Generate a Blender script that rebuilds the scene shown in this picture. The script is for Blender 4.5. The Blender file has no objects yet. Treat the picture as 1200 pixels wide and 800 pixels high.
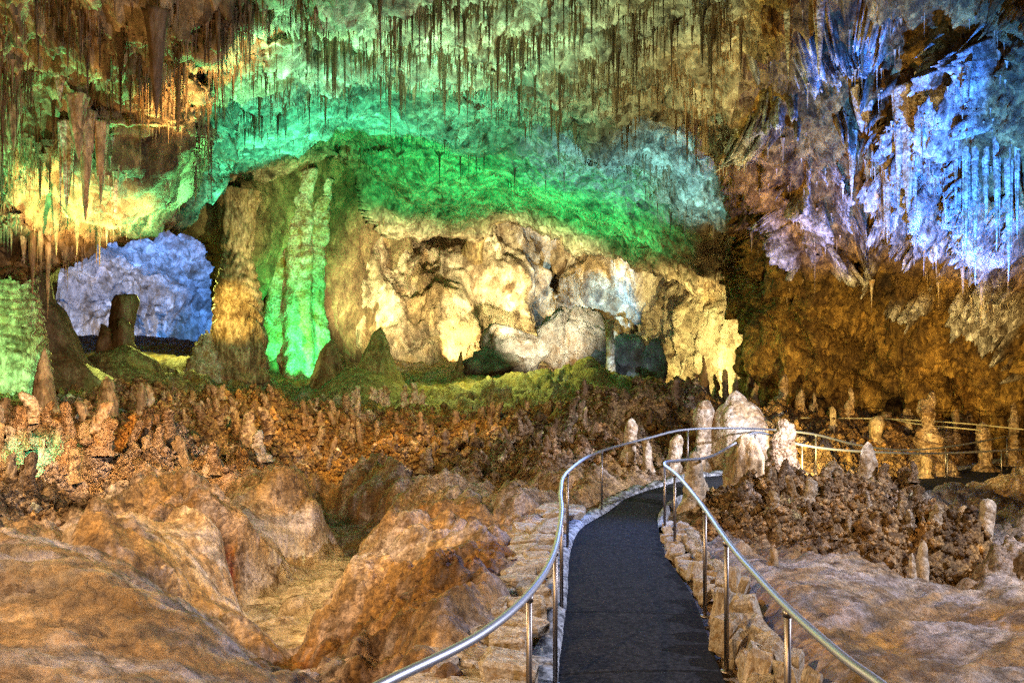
import bpy, math, random
import numpy as np
from mathutils import Vector

# ------------------------------------------------------------------ scene, camera, light
sc = bpy.context.scene
col = sc.collection
F, HX, HY, CZ = 942.0, 600.0, 440.0, 2.4          # focal length in photo pixels, horizon row, eye height

cam_d = bpy.data.cameras.new('camera')
cam = bpy.data.objects.new('camera', cam_d); col.objects.link(cam)
cam.location = (0, 0, CZ); cam.rotation_euler = (math.pi / 2, 0, 0)
cam_d.sensor_width = 36.0; cam_d.lens = 36.0 * F / 1200.0
cam_d.shift_y = (HY - 400.0) / 1200.0
cam_d.clip_start = 0.05; cam_d.clip_end = 400
sc.camera = cam

world = bpy.data.worlds.new('World'); sc.world = world; world.use_nodes = True
bg = world.node_tree.nodes['Background']
bg.inputs['Color'].default_value = (1.0, 0.72, 0.46, 1); bg.inputs['Strength'].default_value = 0.0

sc.view_settings.view_transform = 'Standard'; sc.view_settings.look = 'None'
sc.view_settings.exposure = 0.25; sc.view_settings.gamma = 1.0
sc.view_settings.use_curve_mapping = False
sc.cycles.max_bounces = 4; sc.cycles.diffuse_bounces = 1; sc.cycles.glossy_bounces = 2
sc.cycles.use_denoising = False
sc.cycles.use_adaptive_sampling = False
sc.cycles.sample_clamp_indirect = 2.0
sc.cycles.sample_clamp_direct = 10.0


def P(px, py, D):
    """a point D metres into the cave on the sight line of photo pixel (px, py)"""
    return Vector(((px - HX) / F * D, D, CZ - (py - HY) / F * D))


def lamp(name, pos, aim, watts, color, spread=70, blend=0.8, radius=0.06):
    d = bpy.data.lights.new(name, 'SPOT')
    d.energy = watts; d.color = color; d.spot_size = math.radians(spread); d.spot_blend = blend
    d.shadow_soft_size = radius
    o = bpy.data.objects.new(name, d); col.objects.link(o)
    o.location = pos
    o.rotation_euler = (Vector(aim) - Vector(pos)).to_track_quat('-Z', 'Y').to_euler()
    return o


GREEN = (0.02, 1.0, 0.28); TEAL = (0.08, 1.0, 0.62); PALEG = (0.70, 1.0, 0.58)
BLUE = (0.045, 0.28, 1.0); SKYB = (0.40, 0.68, 1.0); WARM = (1.0, 0.66, 0.28); GOLD = (1.0, 0.80, 0.38)
ORANGE = (1.0, 0.45, 0.12); WHITE = (1.0, 0.93, 0.82); COOL = (0.80, 0.82, 1.0); OLIVE = (0.80, 0.85, 0.15)
# show-cave floodlights, mostly hidden on the floor among the formations, some unseen in mid-air
lamp('green_floodlight', P(500, 415, 40), P(520, 190, 43), 5500, GREEN, 105)
lamp('green_floodlight', P(640, 415, 44), P(650, 220, 44), 5000, GREEN, 115)
lamp('teal_floodlight', P(350, 440, 35), P(330, 135, 34), 9000, TEAL, 62)
lamp('olive_floodlight', P(400, 425, 35), P(310, 235, 44), 4500, (1.0, 0.95, 0.42), 48)
lamp('green_floodlight', P(375, 446, 42), P(348, 350, 48), 4200, (0.03, 1.0, 0.22), 85)
lamp('teal_floodlight', P(420, 480, 30), P(420, 90, 29), 10000, TEAL, 90)
lamp('cyan_floodlight', P(770, 440, 31), P(745, 170, 36), 7500, (0.22, 0.75, 1.0), 60)
lamp('teal_floodlight', P(470, 500, 22), P(450, 15, 21), 9000, (0.30, 1.0, 0.66), 70)
lamp('pale_green_floodlight', P(650, 520, 20), P(680, 20, 22), 5000, PALEG, 95)
lamp('pale_green_floodlight', P(800, 470, 28), P(830, 150, 32), 4500, (0.75, 1.0, 0.45), 60)
lamp('green_floodlight', P(260, 470, 22), P(190, 90, 19), 6500, (0.16, 1.0, 0.40), 75)
lamp('green_floodlight', P(-40, 470, 17), P(40, 150, 18), 2600, (0.16, 1.0, 0.45), 70)
lamp('amber_floodlight', P(150, 420, 16.5), P(95, 205, 20.5), 5200, (1.0, 0.62, 0.24), 42)
lamp('amber_floodlight', P(245, 330, 17), P(225, 45, 18.5), 6000, (1.0, 0.62, 0.22), 40)
lamp('warm_floodlight', P(60, 470, 14), P(60, 40, 16), 900, (1.0, 0.60, 0.28), 70)
lamp('green_floodlight', P(-25, 430, 19), P(8, 385, 24), 1600, (0.2, 1.0, 0.35), 70)
lamp('gold_floodlight', P(540, 425, 53), P(530, 345, 57), 3200, GOLD, 105)
lamp('gold_floodlight', P(620, 420, 54), P(610, 325, 60), 3200, GOLD, 105)
lamp('gold_floodlight', P(640, 425, 40), P(640, 330, 58), 23000, (1.0, 0.86, 0.52), 52)
lamp('gold_floodlight', P(520, 430, 40), P(455, 330, 55), 17000, (1.0, 0.84, 0.5), 48)
lamp('gold_floodlight', P(590, 400, 46), P(590, 300, 61), 6000, GOLD, 42)
lamp('gold_floodlight', P(820, 440, 44), P(835, 385, 52), 6000, (1.0, 0.82, 0.34), 110)
lamp('gold_floodlight', P(480, 425, 45), P(425, 315, 53), 6000, (1.0, 0.75, 0.4), 60)
lamp('sky_blue_floodlight', P(690, 430, 54), P(690, 340, 59), 9000, (0.25, 0.55, 1.0), 75)
lamp('blue_floodlight', P(180, 395, 58), P(170, 310, 70), 13000, (0.09, 0.32, 1.0), 130)
lamp('white_floodlight', P(90, 392, 62), P(110, 375, 70), 2600, WHITE, 120)
lamp('pink_floodlight', P(230, 380, 52), P(150, 255, 60), 4000, (1.0, 0.66, 0.55), 80)
lamp('blue_floodlight', P(1150, 500, 17), P(1145, 140, 23), 30000, (0.035, 0.21, 1.0), 64)
lamp('blue_floodlight', P(1010, 500, 21), P(945, 250, 27.5), 6000, (0.22, 0.28, 1.0), 36)
lamp('amber_floodlight', P(960, 560, 16.5), P(1000, 400, 31), 7000, (1.0, 0.74, 0.24), 62)
lamp('amber_floodlight', P(1190, 480, 17), P(1170, 420, 27), 2200, (1.0, 0.66, 0.22), 80)
lamp('amber_floodlight', P(930, 500, 20), P(930, 60, 26), 3500, (1.0, 0.66, 0.2), 62)
lamp('olive_floodlight', P(215, 340, 44), P(190, 440, 38), 2400, OLIVE, 130)
lamp('pale_blue_boulder_fill', P(725, 440, 42), P(730, 405, 48), 260, (0.55, 0.75, 1.0), 70)  # added lamp that lifts the dark boulders
lamp('olive_floodlight', P(560, 340, 43), P(600, 455, 40), 2600, OLIVE, 130)
lamp('amber_floodlight', P(225, 330, 33.5), P(282, 370, 40.5), 3200, (1.0, 0.74, 0.2), 34)
lamp('orange_floodlight', P(130, 500, 16.5), P(105, 505, 20), 70, ORANGE, 100)
lamp('green_floodlight', P(20, 500, 13), P(46, 545, 15), 700, (0.1, 1.0, 0.5), 38)
lamp('warm_floodlight', P(430, 300, 20), P(420, 500, 26), 3000, (1.0, 0.66, 0.25), 110)
lamp('warm_floodlight', P(90, 380, 12), P(150, 520, 19), 2000, (1.0, 0.62, 0.3), 90)
# path lights behind and beside the viewer, with added fill lamps
lamp('cool_path_light', (12.0, 7.0, 6.5), (1.5, 9.0, 0.0), 5800, COOL, 120, radius=0.1)
lamp('warm_fill_light', (-5.0, -2.0, 6.0), (-2.0, 10.0, -0.5), 3000, (1.0, 0.62, 0.24), 110, radius=0.1)
lamp('warm_fill_light', (-9.5, 8.0, 6.0), (-3.0, 9.0, 0.0), 3200, (1.0, 0.72, 0.42), 120, radius=0.1)
lamp('warm_fill_light', (-2.0, 8.0, 5.5), (-3.2, 12.0, -1.0), 2200, (1.0, 0.72, 0.38), 60)  # unseen fill lamp added above the dry basin to brighten the sand
lamp('cool_path_light', (1.0, -3.0, 5.0), (-2.6, 4.5, 0.5), 900, COOL, 70)
lamp('cool_path_light', P(1010, 440, 15), P(880, 550, 18), 1500, COOL, 130)
lamp('blue_path_light', P(740, 440, 13), P(715, 640, 11), 350, (0.25, 0.4, 1.0), 130)
lamp('pale_blue_boulder_fill', P(640, 380, 41), P(670, 410, 50), 900, (0.6, 0.8, 1.0), 60)  # added fill from the front for the grey boulders, not a path light

# ------------------------------------------------------------------ noise
rng = np.random.default_rng(7)
random.seed(7)


def _hash(ix, iy, iz, s):
    h = (ix.astype(np.int64) * 374761393 + iy.astype(np.int64) * 668265263 + iz.astype(np.int64) * 2147483647 + s * 974711) & 0xFFFFFFFF
    h = ((h ^ (h >> 13)) * 1274126177) & 0xFFFFFFFF
    h = ((h ^ (h >> 16)) * 2246822519) & 0xFFFFFFFF
    return h ^ (h >> 15)


_G = np.array([[1,1,0],[-1,1,0],[1,-1,0],[-1,-1,0],[1,0,1],[-1,0,1],[1,0,-1],[-1,0,-1],[0,1,1],[0,-1,1],[0,1,-1],[0,-1,-1]], float)


def perlin(p, s=0):
    i = np.floor(p).astype(np.int64); f = p - i
    u = f * f * f * (f * (f * 6 - 15) + 10)
    out = 0
    for a in (0, 1):
        wx = u[:, 0] if a else 1 - u[:, 0]
        for b in (0, 1):
            wy = u[:, 1] if b else 1 - u[:, 1]
            for c in (0, 1):
                wz = u[:, 2] if c else 1 - u[:, 2]
                g = _G[_hash(i[:, 0] + a, i[:, 1] + b, i[:, 2] + c, s) % 12]
                d = (f[:, 0] - a) * g[:, 0] + (f[:, 1] - b) * g[:, 1] + (f[:, 2] - c) * g[:, 2]
                out = out + wx * wy * wz * d
    return out


def fbm(p, sc_, oct_=4, s=0, gain=0.5):
    p = np.asarray(p, float) * sc_
    out = np.zeros(len(p)); a = 1.0
    for k in range(oct_):
        out += a * perlin(p, s + k * 17); p = p * 2.03 + 11.3; a *= gain
    return out


def ridged(p, sc_, oct_=4, s=0):
    p = np.asarray(p, float) * sc_
    out = np.zeros(len(p)); a = 1.0
    for k in range(oct_):
        out += a * (1 - 2 * np.abs(perlin(p, s + k * 17))); p = p * 2.1 + 5.7; a *= 0.5
    return out / 2


def worley(p, sc_, s=0):
    p = np.asarray(p, float) * sc_
    i = np.floor(p).astype(np.int64); f = p - i
    best = np.full(len(p), 9.0)
    for a in (-1, 0, 1):
        for b in (-1, 0, 1):
            for c in (-1, 0, 1):
                h = _hash(i[:, 0] + a, i[:, 1] + b, i[:, 2] + c, s)
                dx = a + (h & 1023) / 1023.0 - f[:, 0]
                dy = b + ((h >> 10) & 1023) / 1023.0 - f[:, 1]
                dz = c + ((h >> 20) & 1023) / 1023.0 - f[:, 2]
                best = np.minimum(best, dx * dx + dy * dy + dz * dz)
    return np.sqrt(best)


def sstep(a, b, x):
    t = np.clip((x - a) / (b - a), 0, 1)
    return t * t * (3 - 2 * t)


def rbf(pts, vals, q, c):
    pts = np.asarray(pts, float); vals = np.asarray(vals, float)
    if vals.ndim == 1: vals = vals[:, None]
    n = len(pts)
    k = lambda a, b: -np.sqrt(((a[:, None, :] - b[None, :, :]) ** 2).sum(-1) + c * c)
    A = np.zeros((n + 1, n + 1)); A[:n, :n] = k(pts, pts) - 0.02 * c * np.eye(n); A[:n, n] = A[n, :n] = 1
    w = np.linalg.solve(A, np.vstack([vals, np.zeros((1, vals.shape[1]))]))
    out = np.empty((len(q), vals.shape[1]))
    for i in range(0, len(q), 20000):
        out[i:i + 20000] = k(q[i:i + 20000], pts) @ w[:n] + w[n]
    return out


def poly_dist(q, line, vec=False):
    """unsigned distance and side (+ when below / right of travel) of 2-D points to a polyline, and parameter"""
    line = np.asarray(line, float)
    best = np.full(len(q), 1e9); side = np.ones(len(q)); tt = np.zeros(len(q)); vv = np.zeros((len(q), 2))
    for k in range(len(line) - 1):
        a, b = line[k], line[k + 1]; d = b - a; L2 = (d * d).sum()
        t = np.clip(((q - a) @ d) / L2, 0, 1)
        v = q - (a + t[:, None] * d); ds = np.sqrt((v * v).sum(1))
        m = ds < best
        best[m] = ds[m]; side[m] = np.sign(d[0] * (q[m, 1] - a[1]) - d[1] * (q[m, 0] - a[0])); tt[m] = k + t[m]; vv[m] = v[m]
    return (best, side, tt, vv) if vec else (best, side, tt)


# ------------------------------------------------------------------ mesh helpers
def tag(o, label=None, cat=None, group=None, kind=None):
    if label: o['label'] = label
    if cat: o['category'] = cat
    if group: o['group'] = group
    if kind: o['kind'] = kind
    return o


def new_mesh(name, verts, faces, mat=None, colr=None, smooth=True, alpha=None):
    me = bpy.data.meshes.new(name)
    verts = np.asarray(verts, np.float32)
    if isinstance(faces, np.ndarray):
        n, k = faces.shape
        me.vertices.add(len(verts)); me.vertices.foreach_set('co', verts.ravel())
        me.loops.add(n * k); me.loops.foreach_set('vertex_index', faces.astype(np.int32).ravel())
        me.polygons.add(n); me.polygons.foreach_set('loop_start', np.arange(0, n * k, k, dtype=np.int32))
        me.update(calc_edges=True)
    else:
        me.from_pydata([tuple(map(float, v)) for v in verts], [], faces); me.update()
    if smooth: me.polygons.foreach_set('use_smooth', np.ones(len(me.polygons), bool))
    if colr is not None:
        at = me.color_attributes.new('Col', 'FLOAT_COLOR', 'POINT')
        c4 = np.ones((len(verts), 4), np.float32); c4[:, :3] = np.clip(colr, 0, 1)
        if alpha is not None: c4[:, 3] = alpha
        at.data.foreach_set('color', c4.ravel())
    if mat: me.materials.append(mat)
    return me


def obj(name, me, parent=None, loc=None):
    o = bpy.data.objects.new(name, me); col.objects.link(o)
    if parent: o.parent = parent
    if loc is not None: o.location = loc
    return o


def grid_faces(nr, nc, flip=False):
    a = np.arange(nr * nc).reshape(nr, nc)
    q = np.stack([a[:-1, :-1], a[:-1, 1:], a[1:, 1:], a[1:, :-1]], -1).reshape(-1, 4)
    return q[:, ::-1].copy() if flip else q


def grid_normals(V, nr, nc):
    G = V.reshape(nr, nc, 3)
    du = np.gradient(G, axis=1); dv = np.gradient(G, axis=0)
    n = np.cross(du, dv); n /= np.linalg.norm(n, axis=-1, keepdims=True) + 1e-9
    return n.reshape(-1, 3)


# ------------------------------------------------------------------ materials
def rock_mat(name, attr=True, base=(0.35, 0.22, 0.10), light=(0.62, 0.52, 0.40), dark=(0.12, 0.065, 0.025), grain=14.0,
             cell=9.0, cell_bump=0.04, bump=0.03, rough=0.62, speck=0.55, stretch=(1, 1, 1), spec=0.35):
    m = bpy.data.materials.new(name); m.use_nodes = True
    N = m.node_tree.nodes; L = m.node_tree.links
    b = N['Principled BSDF']; b.inputs['Roughness'].default_value = rough
    b.inputs['Specular IOR Level'].default_value = spec
    tc = N.new('ShaderNodeTexCoord'); mp = N.new('ShaderNodeMapping'); mp.inputs['Scale'].default_value = stretch
    L.new(tc.outputs['Object'], mp.inputs['Vector'])

    def noise(scale, detail, rough_=0.6, dist=0.0):
        n = N.new('ShaderNodeTexNoise'); n.inputs['Scale'].default_value = scale; n.inputs['Detail'].default_value = detail
        n.inputs['Roughness'].default_value = rough_; n.inputs['Distortion'].default_value = dist
        L.new(mp.outputs['Vector'], n.inputs['Vector']); return n.outputs['Fac']

    def mix(kind, fac, a, c):
        x = N.new('ShaderNodeMix'); x.data_type = 'RGBA'; x.blend_type = kind
        for s, v in ((x.inputs['Factor'], fac), (x.inputs['A'], a), (x.inputs['B'], c)):
            if hasattr(v, 'default_value') or hasattr(v, 'is_linked'): L.new(v, s)
            elif isinstance(v, tuple): s.default_value = (*v, 1)
            else: s.default_value = v
        return x.outputs['Result']

    def ramp(src, a, c):
        r = N.new('ShaderNodeMapRange'); r.inputs['From Min'].default_value = a; r.inputs['From Max'].default_value = c
        L.new(src, r.inputs['Value']); return r.outputs['Result']

    if attr:
        at = N.new('ShaderNodeAttribute'); at.attribute_name = 'Col'; c0 = at.outputs['Color']
    else:
        oi = N.new('ShaderNodeObjectInfo')
        c0 = mix('MIX', ramp(noise(1.3, 6, 0.65, 0.6), 0.36, 0.64), base, light)
        c0 = mix('MULTIPLY', 0.45, c0, mix('MIX', oi.outputs['Random'], (0.62, 0.58, 0.52), (1.25, 1.2, 1.15)))
    # mineral staining at two scales
    c1 = mix('MIX', ramp(noise(grain * 0.2, 9, 0.72, 0.5), 0.47, 0.64), c0, dark)
    vo = N.new('ShaderNodeTexVoronoi'); vo.inputs['Scale'].default_value = cell
    vo.inputs['Randomness'].default_value = 1.0
    L.new(mp.outputs['Vector'], vo.inputs['Vector'])
    sx = N.new('ShaderNodeSeparateColor'); L.new(vo.outputs['Color'], sx.inputs['Color'])
    g = mix('MIX', ramp(noise(grain, 5, 0.7), 0.30, 0.70), (0.13, 0.095, 0.06), (1.85, 1.8, 1.75))
    spf = speck
    if attr:
        ml = N.new('ShaderNodeMath'); ml.operation = 'MULTIPLY'; ml.inputs[1].default_value = speck; L.new(at.outputs['Alpha'], ml.inputs[0]); spf = ml.outputs[0]
    c2 = mix('MULTIPLY', spf, c1, g)
    g2 = mix('MIX', sx.outputs['Red'], (0.40, 0.33, 0.25), (1.55, 1.55, 1.55))
    c3 = mix('MULTIPLY', spf, c2, g2)
    L.new(c3, b.inputs['Base Color'])
    # relief
    b1 = N.new('ShaderNodeBump'); b1.inputs['Distance'].default_value = cell_bump; b1.inputs['Strength'].default_value = 1.0
    b1.invert = True
    L.new(vo.outputs['Distance'], b1.inputs['Height'])
    if attr: L.new(at.outputs['Alpha'], b1.inputs['Strength'])
    b2 = N.new('ShaderNodeBump'); b2.inputs['Distance'].default_value = bump; b2.inputs['Strength'].default_value = 1.0
    L.new(noise(grain * 0.6, 9, 0.72), b2.inputs['Height']); L.new(b1.outputs['Normal'], b2.inputs['Normal'])
    L.new(b2.outputs['Normal'], b.inputs['Normal'])
    return m


M_ground = rock_mat('cave_floor_rock', grain=20, cell=19, cell_bump=0.05, bump=0.05, rough=0.6, speck=0.85)
M_ceil = rock_mat('cave_ceiling_rock', grain=5, cell=3.2, cell_bump=0.16, bump=0.12, rough=0.6, speck=0.65, stretch=(1, 1, 0.45), dark=(0.07, 0.045, 0.025))
M_wall = rock_mat('cave_wall_rock', grain=6, cell=5.0, cell_bump=0.12, bump=0.25, rough=0.6, speck=0.85, stretch=(1, 1, 0.6))
M_far = rock_mat('far_wall_rock', grain=2.2, cell=1.2, cell_bump=0.25, bump=0.6, rough=0.75, speck=0.7, stretch=(1, 1, 0.6), dark=(0.2, 0.13, 0.07))
M_pop = rock_mat('popcorn_calcite', attr=False, base=(0.30, 0.17, 0.06), light=(0.55, 0.44, 0.33), grain=20, cell=16, cell_bump=0.04, bump=0.03, rough=0.55, speck=0.75)
M_pale = rock_mat('pale_calcite', attr=False, base=(0.46, 0.33, 0.17), light=(0.78, 0.74, 0.68), dark=(0.34, 0.18, 0.05), grain=9, cell=12, cell_bump=0.03, bump=0.06, rough=0.5, speck=0.6)
M_tan = rock_mat('tan_flowstone', attr=False, base=(0.42, 0.28, 0.13), light=(0.60, 0.48, 0.33), grain=9, cell=10, cell_bump=0.03, bump=0.07, rough=0.5, speck=0.65, stretch=(1, 1, 0.4))
M_brown = rock_mat('brown_flowstone', attr=False, base=(0.17, 0.09, 0.035), light=(0.36, 0.25, 0.15), grain=9, cell=6, cell_bump=0.03, bump=0.04, rough=0.5, speck=0.5, stretch=(1, 1, 0.3))
M_olive = rock_mat('ochre_flowstone', attr=False, base=(0.30, 0.22, 0.07), light=(0.50, 0.42, 0.22), grain=5, cell=4, cell_bump=0.08, bump=0.2, rough=0.55, speck=0.65, stretch=(1, 1, .5))
M_stone = rock_mat('limestone_slab', attr=False, base=(0.50, 0.42, 0.30), light=(0.62, 0.57, 0.50), dark=(0.30, 0.17, 0.05), grain=9, cell=5, cell_bump=0.008, bump=0.02, rough=0.7, speck=0.45)
M_grey = rock_mat('grey_boulder_rock', attr=False, base=(0.17, 0.165, 0.17), light=(0.34, 0.33, 0.33), grain=2.5, cell=1.5, cell_bump=0.15, bump=0.6, rough=0.75, speck=0.4)


def plain_mat(name, color, rough, metal=0.0, grain=None):
    m = bpy.data.materials.new(name); m.use_nodes = True
    N = m.node_tree.nodes; L = m.node_tree.links; b = N['Principled BSDF']
    b.inputs['Base Color'].default_value = (*color, 1); b.inputs['Roughness'].default_value = rough; b.inputs['Metallic'].default_value = metal
    if not metal: b.inputs['Specular IOR Level'].default_value = 0.15
    if grain:
        tc = N.new('ShaderNodeTexCoord')
        n = N.new('ShaderNodeTexNoise'); n.inputs['Scale'].default_value = grain; n.inputs['Detail'].default_value = 4; n.inputs['Roughness'].default_value = 0.8
        L.new(tc.outputs['Object'], n.inputs['Vector'])
        r = N.new('ShaderNodeValToRGB'); r.color_ramp.elements[0].position = 0.42; r.color_ramp.elements[1].position = 0.62
        r.color_ramp.elements[0].color = (*[c * 0.45 for c in color], 1); r.color_ramp.elements[1].color = (*[min(1, c * 2.6) for c in color], 1)
        L.new(n.outputs['Fac'], r.inputs['Fac']); L.new(r.outputs['Color'], b.inputs['Base Color'])
        bu = N.new('ShaderNodeBump'); bu.inputs['Distance'].default_value = 0.012; bu.inputs['Strength'].default_value = 1
        L.new(n.outputs['Fac'], bu.inputs['Height']); L.new(bu.outputs['Normal'], b.inputs['Normal'])
    return m


M_asphalt = plain_mat('asphalt', (0.013, 0.0135, 0.017), 0.9, grain=22)
M_conc = plain_mat('concrete', (0.22, 0.225, 0.24), 0.8, grain=9)
M_steel = plain_mat('brushed_steel', (0.55, 0.58, 0.66), 0.5, 1.0)
M_post = plain_mat('dull_steel', (0.30, 0.26, 0.24), 0.4, 1.0)
M_cable = plain_mat('pale_cable', (0.5, 0.42, 0.25), 0.5, 0.3)

# ------------------------------------------------------------------ path layout
PATH_L = [(0.25, 2.0), (0.30, 5), (0.35, 6.28), (0.59, 8.7), (0.77, 10.8), (1.07, 12.6), (1.65, 14.1), (2.3, 15.6), (3.45, 17.1), (4.6, 18.3), (6.3, 19.2), (8.0, 20.3), (9.8, 22), (12, 23.8), (14.5, 26), (18, 29)]
PATH_R = [(1.65, 2.0), (1.65, 5), (1.67, 6.28), (1.96, 8.7), (2.06, 10.8), (2.3, 12.6), (2.6, 14.1), (3.15, 15.3), (4.2, 16.2), (5.4, 16.9), (6.8, 17.7), (8.4, 18.8), (10.3, 20.5), (12.6, 22.2), (15.2, 24.2), (19, 27)]
PATH_Z = [0.45, 0.03, 0, 0, 0, 0, 0, 0.06, 0.12, 0.12, 0.0, -0.35, -0.6, -0.65, -0.65, -0.65]


def catmull(pts, n):
    pts = np.asarray(pts, float); P_ = np.vstack([2 * pts[0] - pts[1], pts, 2 * pts[-1] - pts[-2]])
    out = []
    for k in range(len(pts) - 1):
        p0, p1, p2, p3 = P_[k:k + 4]
        for t in np.linspace(0, 1, n, endpoint=False):
            out.append(0.5 * (2 * p1 + (p2 - p0) * t + (2 * p0 - 5 * p1 + 4 * p2 - p3) * t * t + (3 * p1 - p0 - 3 * p2 + p3) * t ** 3))
    out.append(pts[-1]); return np.array(out)


pl = catmull([(*a, z) for a, z in zip(PATH_L, PATH_Z)], 8)
pr = catmull([(*a, z) for a, z in zip(PATH_R, PATH_Z)], 8)
pc = (pl + pr) / 2

# ------------------------------------------------------------------ ground
# (px, py, D, rough popcorn 0..1, colour key)
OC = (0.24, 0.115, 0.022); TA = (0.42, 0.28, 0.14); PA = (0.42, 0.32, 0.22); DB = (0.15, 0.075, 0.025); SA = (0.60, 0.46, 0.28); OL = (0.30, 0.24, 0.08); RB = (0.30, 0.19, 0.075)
GP = [
 # left foreground flowstone
 (0, 640, 6.0, 0, TA), (100, 662, 6.0, 0, TA), (190, 722, 5.6, 0, TA), (255, 800, 5.0, 0, PA), (0, 800, 4.0, 0, TA), (120, 800, 4.4, 0, PA), (-150, 640, 5.6, 0, TA), (-200, 800, 3.6, 0, TA), (0, 720, 5.0, 0, TA), (200, 900, 3.8, 0, PA),
 # behind its ridge
 (60, 645, 9.0, .3, TA), (130, 655, 8.8, .3, TA), (230, 710, 8.4, .15, SA), (300, 785, 7.6, .3, OC), (380, 790, 7.8, .4, OC), (330, 768, 9.2, .3, OC),
 # dry basin
 (340, 712, 12, 0, SA), (310, 722, 11.5, 0, SA), (362, 735, 11, 0, SA), (372, 702, 12.6, 0, SA), (398, 675, 13.9, 0, SA), (345, 695, 12.9, 0, SA), (318, 752, 10.3, 0, SA), (350, 755, 10.1, .1, SA), (385, 682, 13.4, 0, SA), (330, 742, 10.8, 0, SA), (300, 700, 11.6, 0.05, SA), (408, 655, 15.2, 0.1, OC),
 # flowstone cascade on the left of the basin
 (150, 645, 9.8, 0.30, TA), (200, 640, 11, 0.30, PA), (250, 600, 14, 0.35, PA), (300, 597, 15, 0.40, TA), (350, 588, 16, 0.40, TA), (372, 612, 15.4, 0.40, OC), (290, 660, 12.6, 0.40, OC), (250, 660, 11.2, 0.40, TA), (180, 600, 13, 0.45, TA),
 # gully
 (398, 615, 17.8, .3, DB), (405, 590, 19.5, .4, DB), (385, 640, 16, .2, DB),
 # brown mound in the middle
 (400, 708, 11, 0.60, OC), (450, 742, 9, 0.60, OC), (440, 690, 10.8, 0.60, OC), (520, 690, 9.6, 0.60, OC), (580, 660, 10.6, 0.45, OC), (500, 640, 12, 0.40, PA), (560, 612, 14.5, 0.35, PA), (600, 585, 16.5, 0.55, TA), (480, 592, 16, 0.45, TA), (440, 640, 13.6, 0.45, OC), (500, 760, 7.6, 0.60, OC), (430, 800, 6.9, 0.60, OC), (600, 700, 8.2, 0.45, OC), (620, 630, 12, 0.35, PA), (560, 800, 5.6, 0.45, OC),
 # beside the path, left
 (580, 760, 6.0, .1, TA), (630, 690, 8.0, .1, TA), (640, 610, 13, .4, TA), (690, 560, 15.8, .6, TA), (730, 540, 18, .7, RB), (560, 900, 4.2, .1, TA),
 # popcorn field left
 (-150, 560, 13, 1, RB), (50, 590, 13.5, 1, RB), (0, 540, 15, 1, RB), (150, 545, 17, 1, RB), (100, 505, 20, .9, RB), (-100, 480, 19, .8, RB), (0, 490, 19.5, .8, RB), (230, 550, 17.5, 1, RB), (300, 545, 20, 1, RB), (300, 485, 27, 1, RB), (200, 480, 25, 1, RB), (330, 570, 18, .8, RB),
 (400, 535, 24, .9, OC), (450, 505, 29, .9, OC), (550, 505, 29, .9, OC), (460, 560, 20, .7, OC), (540, 560, 20, .9, RB), (600, 545, 20, 1, RB), (650, 505, 25, 1, RB), (700, 520, 20, 1, RB), (760, 500, 25, .9, RB), (780, 470, 32, .8, DB),
 # far floor
 (430, 472, 36, .6, OL), (350, 475, 33, .7, OC), (250, 455, 37, .4, OL), (180, 440, 38, .3, OL), (100, 445, 33, .4, OL), (200, 397, 49, .2, OL), (100, 395, 49, .2, OL), (20, 440, 30, .4, OL), (-200, 450, 26, .6, RB), (330, 440, 45, .3, OL), (520, 470, 37, .5, OL), (600, 452, 42, .3, OL), (700, 445, 43, .3, OL), (680, 470, 36, .5, OL), (760, 468, 38, .5, DB), (500, 440, 47, .3, OL), (600, 430, 52, .3, TA), (800, 470, 46, .3, TA), (450, 420, 56, .3, TA), (850, 470, 50, .3, TA), (150, 420, 62, .3, TA), (600, 425, 64, .3, TA), (850, 450, 64, .3, TA),
 # right of the path
 (880, 655, 9.6, .1, PA), (960, 665, 9.4, .1, PA), (1060, 690, 8.9, .1, PA), (1200, 690, 9.2, .15, PA), (1000, 740, 6.9, .1, RB), (1100, 740, 7.1, .1, RB), (1200, 760, 6.6, .1, RB), (1100, 800, 5.4, .1, RB), (1000, 800, 5.3, .1, RB), (1250, 850, 4.8, .1, RB), (1400, 700, 8.5, .2, RB), (960, 720, 7.2, .1, PA), (1150, 715, 7.9, .2, OC),
 (830, 640, 11.6, .6, RB), (800, 612, 13.2, .7, RB), (850, 610, 13.2, .9, RB), (900, 615, 12.5, .83, TA), (950, 640, 11.2, .8, RB), (1000, 655, 10.8, .83, TA), (1100, 660, 10.6, .9, RB), (1200, 655, 10.8, .9, RB), (1150, 620, 13, .4, PA), (1200, 625, 13, .3, PA), (950, 586, 15.2, .83, TA), (1035, 578, 14.2, .83, TA), (1000, 600, 13, .83, TA), (1080, 605, 14, .9, RB), (1110, 602, 16.5, .6, PA), (1180, 605, 17.5, .4, PA), (860, 580, 15.4, .8, RB), (1300, 600, 16, .6, RB),
 # behind the far stretch of path
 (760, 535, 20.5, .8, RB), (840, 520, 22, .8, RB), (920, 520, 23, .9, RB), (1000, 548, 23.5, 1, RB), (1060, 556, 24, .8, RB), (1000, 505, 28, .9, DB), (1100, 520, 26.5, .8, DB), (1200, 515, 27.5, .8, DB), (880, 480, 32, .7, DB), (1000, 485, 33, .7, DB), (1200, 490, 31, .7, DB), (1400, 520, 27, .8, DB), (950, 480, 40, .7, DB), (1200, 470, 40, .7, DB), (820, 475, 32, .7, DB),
]
gp = np.array([P(a, b, d) for a, b, d, _, _ in GP])
gvals = np.column_stack([gp[:, 2], [g[3] for g in GP], [g[4] for g in GP]])
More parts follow.
